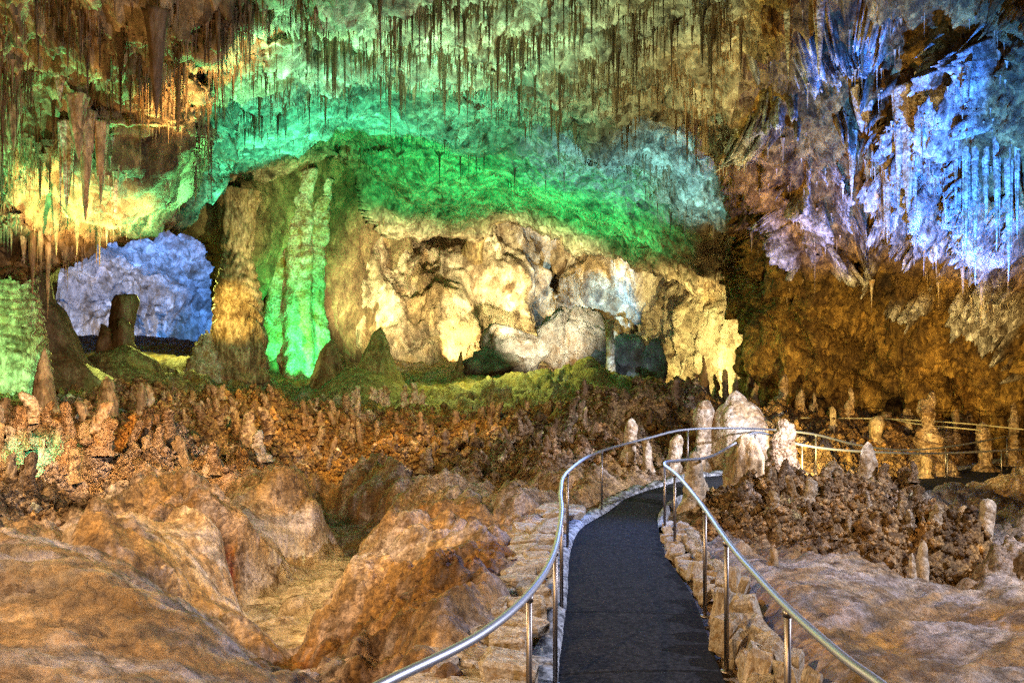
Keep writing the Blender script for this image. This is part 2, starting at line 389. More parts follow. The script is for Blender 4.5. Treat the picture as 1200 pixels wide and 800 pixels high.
# camera stand
gp = np.vstack([gp, [[0, 0, .7], [-3, 0, 1.0], [3, 0, .9], [0, 2.5, .4]]])
gvals = np.vstack([gvals, [[.7, 0, *TA], [1.0, 0, *TA], [.9, 0, *TA], [.35, 0, *TA]]])
# ground roundness is worked out in a log-depth frame so near and far detail get equal weight


def warp(XY):
    Y = np.maximum(XY[:, 1], -0.5) + 3.0
    return np.column_stack([XY[:, 0] / Y * 9.0, np.log(Y) * 9.0])


DOMES = [  # px, py of the top, D, radius x, radius y, height above the control surface: rounded flowstone bosses
 (250, 612, 13.2, 1.3, 1.2, .45), (305, 600, 14.6, 1.0, 1.0, .42), (345, 590, 15.6, 1.0, 1.0, .5), (210, 645, 10.6, 1.2, 1.0, .4), (175, 615, 12.2, .9, .8, .35), (272, 632, 13.2, .8, .8, .5),
 (450, 575, 18.8, .9, .8, .9), (425, 568, 20, .6, .6, .6), (480, 570, 18, .7, .7, .5), (520, 580, 17, 1.2, .8, .45), (510, 612, 14, 1.1, .9, .45), (570, 605, 14.5, 1.2, .9, .4), (450, 640, 13, .8, .8, .45),
 (455, 720, 10, 1.0, 1.0, .5), (440, 748, 9, .7, .6, .35), (520, 700, 9.4, 1.1, 1.1, .35), (530, 760, 7.6, .9, .9, .3), (375, 650, 15, .5, .5, .5),
 (80, 640, 7.6, 1.0, .7, .15), (735, 500, 24, 1.6, 1.4, .8), (790, 480, 27, 1.8, 1.6, 1.0), (1040, 570, 13.8, 1.0, 1.0, .22), (960, 585, 14.2, .9, .9, .15), (1090, 640, 11.4, .8, .6, .3),
 (620, 455, 40, 3, 2, .8), (690, 440, 41, 2, 1.6, 1.1), (560, 465, 37, 2, 1.5, .6), (660, 470, 36, 2.2, 1.5, .6), (250, 430, 41, 3, 2.5, .7), (200, 455, 35, 2.4, 2, .6), (740, 450, 40, 1.8, 1.4, .8),
]


rd = random.Random(77); NBIG = len(DOMES)
for (x0, x1, y0, y1, n, hmx) in ((150, 385, 592, 690, 34, .34), (430, 640, 575, 640, 22, .28), (400, 560, 650, 790, 22, .22), (395, 480, 545, 600, 8, .4), (540, 760, 455, 480, 10, .5)):
    for _ in range(n):                                # smaller bosses crowding the flowstone cascades
        x, y = rd.uniform(x0, x1), rd.uniform(y0, y1); D = 2261 / (y - 440) * (1.0 if y > 500 else .75) * rd.uniform(.97, 1.03); r = rd.uniform(.28, .6) * (1 + D / 40)
        DOMES.append((x, y, D, r, r * rd.uniform(.7, 1), rd.uniform(.4, 1) * hmx))


BASIN = [((x - HX) / F * 3250 / (y - 440), 3250 / (y - 440)) for x, y in ((300, 700), (286, 738), (322, 764), (356, 750), (376, 722), (402, 692), (416, 655), (396, 652), (368, 678), (335, 688), (300, 700))]


def ground_eval(XY, detail=True):
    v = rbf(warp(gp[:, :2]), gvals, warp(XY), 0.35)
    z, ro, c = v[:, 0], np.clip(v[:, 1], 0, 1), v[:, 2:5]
    dz = np.zeros(len(z)); low = sstep(-0.95, -0.6, z)
    for kd, (px, py, D, rx, ry, h) in enumerate(DOMES):
        x0 = (px - HX) / F * D
        w = 0.25 * np.sin(XY[:, 0] * 2.3 + XY[:, 1] * 1.7)
        d2 = ((XY[:, 0] - x0) / rx) ** 2 + ((XY[:, 1] - D) / ry) ** 2 + w * 0.4
        dz = np.maximum(dz, h * np.sqrt(np.clip(1 - d2, 0, None)) * (low if kd >= NBIG else 1))
    z = z + dz
    bd, bs, bt = poly_dist(XY, BASIN)                      # the dry basin between the cascades
    inside = np.zeros(len(XY), bool)
    for (x1, y1), (x2, y2) in zip(BASIN[:-1], BASIN[1:]):
        cr = ((y1 > XY[:, 1]) != (y2 > XY[:, 1])) & (XY[:, 0] < (x2 - x1) * (XY[:, 1] - y1) / (y2 - y1 + 1e-9) + x1); inside ^= cr
    wb = 1 - sstep(0.0, 0.35, np.where(inside, 0, bd)); z = z * (1 - wb) - 1.06 * wb; ro = ro * (1 - wb)
    c = c * (1 - wb[:, None]) + wb[:, None] * np.array(SA)
    z = z + 0.2 * np.sqrt(np.clip(1 - ((XY[:, 0] + 3.2) ** 2 + (XY[:, 1] - 11.9) ** 2) / .06, 0, None))
    dist, side, tt = poly_dist(XY, pc[:, :2])
    zp = np.interp(tt, np.arange(len(pc)), pc[:, 2])
    hw = np.interp(tt, np.arange(len(pc)), 0.5 * np.linalg.norm(pl[:, :2] - pr[:, :2], axis=1))
    onp = 1 - sstep(0.18, 0.9, dist - hw)
    if detail:
        p3 = np.column_stack([XY, z])
        sl = np.clip(0.15 + ro, 0, 1)
        D = np.maximum(XY[:, 1], 1)
        z = z + fbm(p3, 0.7, 5, 3) * (0.10 + 0.5 * ro)
        # popcorn: rounded knobs at three sizes
        for s_, a_, sd in ((0.55, 0.55, 1), (1.3, 0.24, 2), (3.1, 0.16, 3), (6.5, 0.13, 4), (12.0, 0.06, 6)):
            q = p3 + 0.25 * np.column_stack([perlin(p3 * 1.7, 40), perlin(p3 * 1.7, 41), perlin(p3 * 1.7, 42)])
            wv = worley(np.column_stack([q[:, 0], q[:, 1], q[:, 2] * 0.4]), s_, sd)
            z = z + (0.42 - wv) * a_ * (0.10 + ro ** 1.1) * (1.0 if s_ > 1 else sstep(0.4, 0.9, ro))
        lob = sstep(.2, .36, ro) * (1 - sstep(.66, .8, ro)) * (1 - wb)         # bulbous lobes on the cascades
        qq = p3 + 0.35 * np.column_stack([perlin(p3 * 0.9, 46), perlin(p3 * 0.9, 47), perlin(p3 * 0.9, 48)])
        z = z + lob * (0.36 * (0.40 - 1.2 * worley(qq * np.array([1, 1, .5]), .95, 51) ** 2) + 0.30 * (0.35 - 1.2 * worley(qq * np.array([1, 1, .5]), 2.1, 52) ** 2) + 0.12 * (0.35 - 1.2 * worley(qq, 4.6, 53) ** 2))
        spk = sstep(.75, .95, ro)                                              # fused knobs standing up in the popcorn fields
        z = z + spk * (0.75 * np.clip(1 - 1.5 * worley(qq * np.array([1, 1, 0]), 1.05, 55), 0, 1) ** 1.4 + 0.35 * np.clip(1 - 1.5 * worley(qq * np.array([1, 1, 0]), 2.3, 56), 0, 1) ** 1.3)
        # rippled flow lines on the smooth flowstone, running down slope
        fl = fbm(np.column_stack([XY[:, 0] * 0.9 + XY[:, 1] * 0.5, XY[:, 1] * 2.6 - XY[:, 0] * 1.2, z * 0.5]), 1.3, 4, 60)
        z = z + fl * 0.07 * (1 - ro)
        z = z + ridged(np.column_stack([XY[:, 0] * 2.4, XY[:, 1] * 5.0, z * 3]), 1.0, 3, 64) * 0.035 * (1 - ro)
        n1 = fbm(p3, 0.9, 5, 90); n2 = fbm(p3, 2.7, 4, 95)
        pale = sstep(0.05, 0.45, n1 + 0.15 * n2)[:, None]; ocr = sstep(0.05, 0.5, fbm(p3, 0.6, 4, 99) + 0.3 * n2)[:, None]
        c = c * (1 - 0.65 * pale) + 0.65 * pale * np.array((0.48, 0.41, 0.37))
        c = c * (1 - 0.6 * ocr) + 0.6 * ocr * np.array((0.36, 0.18, 0.03))
        c = c * (1 + 0.7 * n2[:, None] * (1 - .7 * wb[:, None]))
        c = c * (1 - .7 * wb[:, None]) + .7 * wb[:, None] * np.array(SA)
        st = fbm(np.column_stack([(XY[:, 0] * 0.5 + XY[:, 1] * 0.35), (XY[:, 1] * 0.9 - XY[:, 0] * 0.75) * 2.4, z * 2.5]), 1.1, 5, 120, 0.62)
        st2 = fbm(np.column_stack([(XY[:, 0] * 0.5 + XY[:, 1] * 0.35) * 2, (XY[:, 1] * 0.9 - XY[:, 0] * 0.75) * 9, z * 6]), 1.0, 3, 130)
        sm = (1 - ro)[:, None] * (1 - .75 * wb[:, None])
        k1 = sstep(0.0, 0.38, st)[:, None] * sm; k2 = sstep(0.0, 0.38, -st)[:, None] * sm
        c = c * (1 - 0.75 * k1) + 0.75 * k1 * np.array((0.42, 0.355, 0.36)); c = c * (1 - 0.7 * k2) + 0.7 * k2 * np.array((0.38, 0.20, 0.05))
        c = c * (1 + 0.7 * st2[:, None] * sm)
    z = z * (1 - onp) + (zp - 0.07) * onp
    return z, ro, np.clip(c, 0.01, 0.8)


NX, NR = 760, 490
pxs = np.linspace(-230, 1430, NX); Ds = np.exp(np.linspace(math.log(2.2), math.log(66), NR))
gx = ((pxs - HX) / F)[None, :] * Ds[:, None]; gy = np.repeat(Ds[:, None], NX, 1)
XY = np.column_stack([gx.ravel(), gy.ravel()])
gz, gro, gcol = ground_eval(XY)
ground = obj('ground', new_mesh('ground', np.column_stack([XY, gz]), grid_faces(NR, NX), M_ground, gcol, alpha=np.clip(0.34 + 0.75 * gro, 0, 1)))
tag(ground, kind='structure')
GZ = gz.reshape(NR, NX)


def gheight(x, y):
    """height of the built ground under a point"""
    px = x / y * F + HX
    i = np.clip((math.log(y) - math.log(2.2)) / (math.log(66) - math.log(2.2)) * (NR - 1), 0, NR - 1.001)
    j = np.clip((px + 230) / 1660 * (NX - 1), 0, NX - 1.001)
    i0, j0 = int(i), int(j); a, b = i - i0, j - j0
    return float((GZ[i0, j0] * (1 - b) + GZ[i0, j0 + 1] * b) * (1 - a) + (GZ[i0 + 1, j0] * (1 - b) + GZ[i0 + 1, j0 + 1] * b) * a)




def grough(w):
    i = int(np.clip((math.log(w.y) - math.log(2.2)) / (math.log(66) - math.log(2.2)) * (NR - 1), 0, NR - 1)); j = int(np.clip((w.x / w.y * F + HX + 230) / 1660 * (NX - 1), 0, NX - 1))
    return gro.reshape(NR, NX)[i, j]


# ------------------------------------------------------------------ ceiling and right wall
SA_ = [(-250, -300, 10), (0, -300, 11), (300, -300, 11), (600, -300, 11), (900, -300, 12), (1200, -300, 12), (1500, -300, 9.5),
 (-250, 0, 12), (0, 0, 15), (150, 0, 16), (300, 0, 18), (450, 0, 19), (600, 0, 20), (750, 0, 21), (900, 0, 23), (1000, 0, 23.5), (1100, 0, 22.5), (1200, 0, 20.5), (1400, 0, 15), (300, -120, 14), (700, -120, 15), (1100, -120, 17),
 (-250, 200, 16), (0, 100, 17), (100, 100, 18), (200, 100, 20), (300, 80, 22), (0, 200, 20), (60, 235, 21), (130, 240, 21.5), (190, 200, 23), (-250, 320, 19), (0, 290, 21), (-120, 280, 20),
 (240, 150, 28), (300, 130, 30), (260, 190, 40), (350, 185, 42), (400, 150, 42), (350, 80, 24),
 (400, 50, 24), (400, 100, 31), (500, 50, 24), (500, 100, 30), (500, 150, 38), (500, 200, 45), (480, 255, 52), (430, 220, 49), (600, 50, 24), (600, 120, 31), (600, 180, 40), (600, 240, 52), (700, 60, 25), (700, 130, 31), (700, 200, 40), (700, 280, 50),
 (800, 80, 26), (800, 180, 34), (800, 250, 41), (800, 305, 47), (860, 335, 46), (850, 150, 29), (850, 250, 36), (875, 300, 41), (560, 255, 54),
 (900, 100, 26), (900, 200, 28.5), (905, 300, 33), (900, 400, 35), (900, 460, 35.5), (1000, 100, 25.5), (1000, 200, 27.5), (1000, 300, 30), (1000, 400, 32), (1000, 480, 33), (1100, 100, 24), (1100, 200, 25.5), (1100, 300, 28), (1100, 400, 30), (1100, 500, 31),
 (1200, 100, 21.5), (1200, 200, 23), (1200, 300, 25.5), (1200, 400, 28), (1200, 500, 29), (1400, 100, 16.5), (1400, 300, 19.5), (1400, 500, 22), (1560, 0, 12), (1560, 300, 15), (1560, 520, 17)]
sA = np.array(SA_, float)
RIM = [(-330, 345), (-100, 320), (0, 292), (50, 282), (130, 262), (190, 246), (232, 212), (260, 190), (330, 190), (395, 165), (410, 195), (440, 250), (480, 263), (555, 264), (575, 250), (610, 245), (640, 257), (700, 287), (760, 303), (800, 318), (850, 332), (882, 348), (887, 400), (889, 480), (900, 530), (1560, 560)]
LEDGE1 = [(255, 130), (330, 105), (400, 74), (470, 62), (520, 72), (580, 98), (650, 122), (720, 165), (780, 205), (835, 270)]
LEDGE2 = [(270, 175), (330, 152), (420, 140), (500, 148), (560, 170), (640, 208), (720, 240), (790, 278), (850, 318)]
LEDGE3 = [(120, 60), (230, 40), (330, 15), (450, 10), (600, 40), (700, 62), (790, 95), (860, 160)]
# pale calcite coatings on the right wall: px, py, rx, ry
CALC = [(1030, 45, 30, 62), (1060, 175, 26, 85), (1168, 95, 48, 55), (1010, 128, 32, 30), (905, 118, 22, 24), (945, 250, 34, 40), (1050, 230, 30, 45), (1130, 200, 44, 80), (1185, 300, 36, 100), (1140, 300, 14, 60), (1020, 265, 40, 30), (1080, 295, 30, 40), (925, 40, 14, 45), (962, 45, 14, 45)]


def shellA_depth(q):
    D = rbf(sA[:, :2], sA[:, 2], q, 22)[:, 0]
    for ld, st in ((LEDGE1, 3.0), (LEDGE2, 3.5), (LEDGE3, 2.0)):
        w = 6 * perlin(np.column_stack([q * 0.02, np.zeros(len(q))]), 5)
        d, s, t = poly_dist(q, ld)
        n = len(ld) - 1
        fade = sstep(0, 1.2, t) * (1 - sstep(n - 1.2, n, t)) * np.exp(-(d / 55) ** 2)
        sd = d * s + w
        D = D + st * fade * (sstep(-3, 7, sd) - 0.5)
    d, s, t, v = poly_dist(q, RIM, True)
    below = np.where(s > 0, d, 0)
    D = D + np.minimum(below, 50) * 0.25
    return D, d * s, t, q - np.where(s > 0, 1.5, 0)[:, None] * v


NCx, NCy = 940, 460
ax = np.linspace(-230, 1430, NCx); ay = np.concatenate([np.linspace(-420, -30, 70), np.linspace(-28.5, 540, NCy - 70)])
QX, QY = np.meshgrid(ax, ay); q = np.column_stack([QX.ravel(), QY.ravel()])
DA, rimd, rimt, qf = shellA_depth(q)
VA = np.column_stack([(qf[:, 0] - HX) / F * DA, DA, CZ - (qf[:, 1] - HY) / F * DA])
nA = grid_normals(VA, NCy, NCx)
nA *= -np.sign((nA * (VA - np.array([0, 0, CZ]))).sum(1))[:, None]
d1_, s1_, t1_ = poly_dist(q, LEDGE1)
dome = sstep(-6, 14, d1_ * s1_) * sstep(200, 300, q[:, 0] + 0.4 * q[:, 1]) * (1 - sstep(820, 870, q[:, 0]))
wallmask = sstep(845, 885, q[:, 0] + 0.10 * (q[:, 1] - 200) * 0 - 0.0)                       # 1 on the right wall
leftmask = (1 - sstep(230, 330, q[:, 0] + 0.5 * q[:, 1])) * 1.0
vs = np.column_stack([VA[:, 0], VA[:, 1], VA[:, 2] * 0.22])
rough = 0.7 * fbm(VA, 0.28, 5, 11) + 0.5 * ridged(VA, 0.55, 5, 13) + 0.5 * (0.5 - worley(VA, 0.9, 5)) + 0.28 * (0.5 - worley(VA, 2.1, 6))
flute = 0.6 * ridged(vs, 0.9, 5, 21)
dispA = 1.35 * rough * (0.8 + 0.4 * wallmask) * (1 - 0.45 * dome) * (1 - .3 * wallmask) + flute * (0.25 + 1.4 * wallmask + 0.9 * leftmask)
calc = np.zeros(len(q))
wob = 26 * np.column_stack([fbm(np.column_stack([q * 0.028, np.zeros(len(q))]), 1, 4, 31), fbm(np.column_stack([q * 0.028, np.zeros(len(q))]), 1, 4, 32)])
drip = perlin(np.column_stack([q[:, 0] * 0.10, q[:, 1] * 0.006, np.zeros(len(q))]), 37) + 0.6 * perlin(np.column_stack([q[:, 0] * 0.23, q[:, 1] * 0.01, np.zeros(len(q))]), 38)
wob[:, 1] += 34 * drip
for (cx, cy, rx, ry) in CALC:
    e = np.sqrt(((q[:, 0] + wob[:, 0] - cx) / rx) ** 2 + ((q[:, 1] + 1.6 * wob[:, 1] - cy) / ry) ** 2)
    calc = np.maximum(calc, 1 - sstep(0.72, 1.05, e))
calc *= sstep(-0.16, 0.06, fbm(vs, 1.0, 5, 33) + 0.06)
dispA += dome * 1.1 * ridged(VA * np.array([1, 1, .8]), .2, 3, 171)
dispA *= 1 - 0.8 * sstep(0, 6, rimd)
dispA = dispA + calc * (0.7 + 0.5 * ridged(vs, 1.6, 4, 35) + 0.3 * ridged(VA, .9, 3, 36))
dispA += (1 - calc) * wallmask * 0.30 * (0.5 - worley(VA, 2.2, 9))
VA2 = VA + nA * dispA[:, None]
# drip relief: downward facing lumps
VA2[:, 2] -= 0.5 * np.clip(ridged(np.column_stack([VA[:, 0], VA[:, 1], VA[:, 2] * 0.1]), 1.9, 4, 44), 0, 1) ** 2 * (1 - wallmask) * 0.55 * (1 - 0.6 * dome) * (rimd < 0)
n1 = fbm(VA, 0.35, 5, 70); n2 = fbm(vs, 1.1, 4, 72)
cA = np.array((0.52, 0.44, 0.30)) * (1 + 0.55 * n1 + 0.45 * n2)[:, None]
cW = np.array((0.34, 0.20, 0.05)) * (1 + 0.6 * n1 + 0.5 * n2)[:, None]
brownish = sstep(0.1, 0.5, n1 + 0.4 * n2)[:, None]
cA = cA * (1 - 0.6 * brownish) + 0.6 * brownish * np.array((0.22, 0.13, 0.05))
cL = np.array((0.42, 0.30, 0.15)) * (1 + 0.5 * n1 + 0.5 * n2)[:, None]
colA = cA * (1 - leftmask[:, None]) + cL * leftmask[:, None]
colA = colA * (1 - wallmask[:, None]) + cW * wallmask[:, None]
colA = colA * (1 - calc[:, None]) + calc[:, None] * np.array((0.74, 0.72, 0.70)) * (1 + 0.25 * n2)[:, None]
colA = np.clip(colA, 0.012, 0.85)
Fq = grid_faces(NCy, NCx)
cen_r = rimd[Fq].mean(1); cen_x = q[Fq, 0].mean(1)
split = 862
keep = cen_r < 40


def sub_mesh(name, V, Fc, mat, C):
    used = np.unique(Fc); mp = np.full(len(V), -1); mp[used] = np.arange(len(used))
    return new_mesh(name, V[used], mp[Fc], mat, C[used])


ceil = obj('cave_ceiling', sub_mesh('cave_ceiling', VA2, Fq[keep & (cen_x < split)], M_ceil, colA)); tag(ceil, kind='structure')
wallr = obj('cave_wall_right', sub_mesh('cave_wall_right', VA2, Fq[keep & (cen_x >= split)], M_wall, colA)); tag(wallr, kind='structure')


# ------------------------------------------------------------------ other rock faces
def shell(name, ctrl, x0, x1, y0, y1, nx, ny, mat, base, alt, amp, seed, edge=None, curl=0.4, vstretch=0.4, lights=None):
    ctrl = np.array(ctrl, float)
    QX, QY = np.meshgrid(np.linspace(x0, x1, nx), np.linspace(y0, y1, ny)); q = np.column_stack([QX.ravel(), QY.ravel()])
    D = rbf(ctrl[:, :2], ctrl[:, 2], q, 12)[:, 0]
    keepf = None
    if edge is not None:
        d, s, t, v = poly_dist(q, edge, True); out = np.where(s > 0, d, 0)
        D = D + np.minimum(out, 25) * curl
        keepf = d * s; q = q - np.where(s > 0, 1.5, 0)[:, None] * v
    V = np.column_stack([(q[:, 0] - HX) / F * D, D, CZ - (q[:, 1] - HY) / F * D])
    n = grid_normals(V, ny, nx); n *= -np.sign((n * (V - np.array([0, 0, CZ]))).sum(1))[:, None]
    vs = V * np.array([1, 1, vstretch])
    dsp = amp * (0.8 * fbm(V, 0.16, 5, seed) + 0.75 * ridged(vs, 0.35, 5, seed + 3) + 0.6 * (0.5 - worley(vs, 0.55, seed + 5)) + 0.2 * ridged(V, 1.2, 3, seed + 6))
    V2 = V + n * dsp[:, None]
    n1 = fbm(vs, 0.25, 5, seed + 8); n2 = fbm(V, 0.9, 4, seed + 9)
    m = sstep(-0.15, 0.45, n1 + 0.4 * n2)[:, None]
    c = np.array(base) * (1 - m) + np.array(alt) * m
    c = np.clip(c * (1 + 0.45 * n2)[:, None], 0.012, 0.85)
    Fc = grid_faces(ny, nx)
    if keepf is not None: Fc = Fc[keepf[Fc].mean(1) < 22]
    o = obj(name, sub_mesh(name, V2, Fc, mat, c)); tag(o, kind='structure')
    return o


# arch of rock over the way into the blue chamber, with the green flowstone slope
shell('cave_wall_arch', [(100, 180, 43), (200, 195, 42.5), (300, 190, 44.5), (400, 190, 48), (240, 250, 41), (300, 280, 44), (285, 350, 46), (350, 300, 48), (330, 380, 47.5), (360, 390, 48), (370, 450, 47), (320, 450, 45), (400, 300, 50), (430, 250, 52), (395, 400, 51), (450, 200, 54), (470, 300, 57), (460, 450, 55), (160, 225, 41.5), (255, 330, 44), (258, 450, 45)],
      60, 480, 150, 490, 230, 190, M_far, (0.40, 0.32, 0.16), (0.26, 0.19, 0.09), 0.8, 201,
      edge=[(40, 210), (100, 215), (165, 246), (205, 254), (237, 270), (253, 297), (262, 330), (262, 400), (262, 520)], curl=0.5)
# far wall in gold light
shell('cave_wall_back', [(380, 300, 53), (390, 400, 53), (450, 230, 58), (450, 300, 56), (495, 290, 62), (500, 340, 57), (470, 400, 54), (540, 300, 58), (540, 380, 55), (600, 230, 63), (600, 270, 61), (610, 330, 59), (655, 330, 64), (660, 400, 62), (690, 330, 59), (700, 400, 58), (740, 380, 60), (760, 330, 57), (800, 330, 55), (800, 450, 53), (880, 350, 50), (880, 460, 49), (930, 400, 46), (930, 300, 48), (600, 450, 58), (700, 480, 58), (480, 480, 53)],
      370, 940, 215, 510, 300, 160, M_far, (0.76, 0.66, 0.46), (0.52, 0.38, 0.19), 1.9, 301)
# far chamber
shell('cave_wall_chamber', [(0, 200, 58), (150, 210, 58), (150, 260, 62), (280, 220, 58), (60, 280, 64), (250, 280, 64), (60, 350, 70), (150, 340, 73), (250, 340, 70), (150, 400, 70), (20, 400, 66), (280, 400, 68)],
      10, 300, 190, 430, 160, 130, M_far, (0.60, 0.56, 0.52), (0.38, 0.34, 0.32), 1.6, 401)
# left side, mostly beyond the edge of the view
shell('cave_wall_left', [(-330, 250, 17), (-330, 600, 13), (-150, 300, 23), (-150, 500, 22), (-40, 300, 27), (-40, 480, 27), (40, 250, 33), (30, 460, 33), (60, 480, 36), (60, 230, 38)],
      -420, 62, 190, 640, 140, 120, M_wall, (0.30, 0.20, 0.08), (0.20, 0.12, 0.05), 0.7, 501)

# ------------------------------------------------------------------ path and kerbs
path_pts = []
for a, b in zip(pl, pr):
    for t in np.linspace(0, 1, 7):
        p = a * (1 - t) + b * t; path_pts.append((p[0], p[1], p[2] + 0.02 * math.sin(math.pi * t)))
path = obj('path', new_mesh('path', np.array(path_pts), grid_faces(len(pl), 7), M_asphalt)); tag(path, kind='structure')


def kerb(name, line, off, width, h, i0, i1):
    pts = line[i0:i1]; tng = np.gradient(pts[:, :2], axis=0); tng /= np.linalg.norm(tng, axis=1)[:, None]
    nrm = np.column_stack([-tng[:, 1], tng[:, 0]]) * off
    V = []
    for k, (p, n) in enumerate(zip(pts, nrm)):
        wv = width * (1 + 0.35 * math.sin(k * 1.3) * math.sin(k * 0.37)); hh = h * (1 + 0.5 * math.sin(k * 2.1))
        for (o_, z) in ((-0.03, -0.1), (0.0, hh * 0.5), (0.05, hh), (wv, hh * 1.15), (wv + 0.05, -0.1)):
            V.append((p[0] + n[0] * o_, p[1] + n[1] * o_, p[2] + z))
    o = obj(name, new_mesh(name, np.array(V), grid_faces(len(pts), 5), M_conc)); tag(o, kind='structure')
    return o


kerb('path_kerb', pl, 1, 0.20, 0.07, 4, len(pl))
kerb('path_kerb', pr, -1, 0.10, 0.05, 40, len(pr))


# ------------------------------------------------------------------ steel railings
def tube(pts, r, n=10, taper=None):
    pts = np.asarray(pts, float); V = []; m = len(pts)
    t = np.gradient(pts, axis=0); t /= np.linalg.norm(t, axis=1)[:, None]
    up = np.array([0, 0, 1.0]) if abs(t[0][2]) < 0.9 else np.array([1.0, 0, 0])
    for k in range(m):
        s = np.cross(t[k], up); s /= np.linalg.norm(s); u = np.cross(s, t[k])
        rr = r if taper is None else taper[k]
        for a in range(n):
            w = 2 * math.pi * a / n; V.append(pts[k] + rr * (math.cos(w) * s + math.sin(w) * u))
    Fc = [(k * n + a, k * n + (a + 1) % n, (k + 1) * n + (a + 1) % n, (k + 1) * n + a) for k in range(m - 1) for a in range(n)]
    Fc += [tuple(range(n))[::-1], tuple(range((m - 1) * n, m * n))]
    return V, Fc


def railing(label, rail_px, posts, r=0.024, zbase=None):
    """rail_px: (px, py, D) of the rail; posts: indices of px on the rail with base height"""
    pts = np.array([P(*a) for a in rail_px]); cv = catmull(pts, 10)
    root = bpy.data.objects.new('railing', None); col.objects.link(root); root.location = cv[0]; root.location.z = 0
    tag(root, label, 'railing')
    V, Fc = tube(cv - np.array(root.location), r, 12)
    obj('handrail', new_mesh('handrail', V, Fc, M_steel), root)
    for (px, base) in posts:
        pxs_ = cv[:, 0] / cv[:, 1] * F + HX
        k = int(np.argmin(np.abs(pxs_ - px[0]) + 0.6 * np.abs((CZ - cv[:, 2]) / cv[:, 1] * F + HY - px[1])))
        top = cv[k]
        V, Fc = tube([(0, 0, base), (0, 0, top[2])], r * 0.82, 10)
        o = obj('post', new_mesh('post', V, Fc, M_post), root)
        o.location = (top[0] - root.location.x, top[1] - root.location.y, 0)
        V, Fc = tube([(0, 0, base - 0.01), (0, 0, base + 0.012)], r * 2.0, 10)
        V2, F2 = tube([(0, 0, top[2] - .05), (0, 0, top[2] - .012)], r * 1.15, 10); obj('weld_collar', new_mesh('weld_collar', V2, F2, M_post), o)
        f = obj('base_flange', new_mesh('base_flange', V, Fc, M_post), o)
    return root


def D_at(py, z): return F * (CZ - z) / (py - HY)


Lr = [(px, py, D_at(py, 1.07)) for px, py in ((395, 830), (450, 800), (560, 745), (620, 695), (649, 648), (658, 600), (657, 575), (665, 553), (700, 530))]
Lr += [(760, 513, 16.2), (806, 503, 17.7), (880, 502, 18.7), (950, 508, 19.6), (1005, 521, 20.8), (1060, 527, 22.3), (1120, 522, 24.3), (1180, 511, 26.0)]
railing('steel railing along the outer left side of the curving path', Lr, [((622, 693), 0.02), ((650, 645), 0.02), ((659, 595), 0.02), ((657, 570), 0.02), ((667, 553), 0.02), ((704, 529), 0.02), ((806, 503), 0.14), ((954, 509), 0.0), ((1110, 523), -0.6), ((1180, 511), -0.62)])
Rr = [(px, py, D_at(py, 1.07)) for px, py in ((1080, 840), (1030, 800), (985, 767), (923, 712), (885, 672), (855, 637), (820, 588), (795, 558))]
Rr += [(779, 543, 12.1), (800, 539, 12.8), (832, 535, 13.6), (860, 520, 15.4), (885, 507, 17.0), (912, 512, 17.6), (940, 521, 18.0), (1000, 528, 18.9), (1100, 531, 20.6), (1200, 526, 23.0), (1260, 523, 25)]
railing('steel railing along the inner right side of path with a sharp bend', Rr, [((923, 712), 0.0), ((852, 634), 0.0), ((825, 595), 0.0), ((790, 553), 0.0), ((779, 543), 0.0), ((885, 507), 0.05), ((941, 521), -0.05), ((1110, 530), -0.6), ((1177, 527), -0.62)])
# guide cables strung between formations at the foot of the right wall
for lab, pts in (('thin pale guide cable strung across base of the brown right wall', [(900, 489, 28), (1010, 490, 28), (1050, 491, 27), (1130, 496, 25.5), (1200, 503, 24)]),
                 ('lower thin cable sagging behind lumpy grey stalagmite', [(1048, 491.5, 27), (1078, 497, 26.2), (1140, 503, 25), (1150, 505, 24.6)])):
    V, Fc = tube(catmull([tuple(P(*a)) for a in pts], 8), 0.022, 6)
    tag(obj('guide_cable', new_mesh('guide_cable', V, Fc, M_cable)), lab, 'cable')


# ------------------------------------------------------------------ stones
def stone_mesh(name, seed, mat, sub=1, flat=0.0):
    r = random.Random(seed); import bmesh
    bm = bmesh.new(); bmesh.ops.create_cube(bm, size=2)
    for v in bm.verts:
        v.co += Vector((r.uniform(-.28, .28), r.uniform(-.28, .28), r.uniform(-.2, .2)))
    bmesh.ops.bevel(bm, geom=bm.edges[:] + bm.verts[:], offset=0.22, segments=1, affect='EDGES')
    for v in bm.verts: v.co += Vector((r.uniform(-.07, .07), r.uniform(-.07, .07), r.uniform(-.05, .05)))
    bmesh.ops.triangulate(bm, faces=bm.faces[:])
    me = bpy.data.meshes.new(name); bm.to_mesh(me); bm.free(); me.materials.append(mat)
    return me


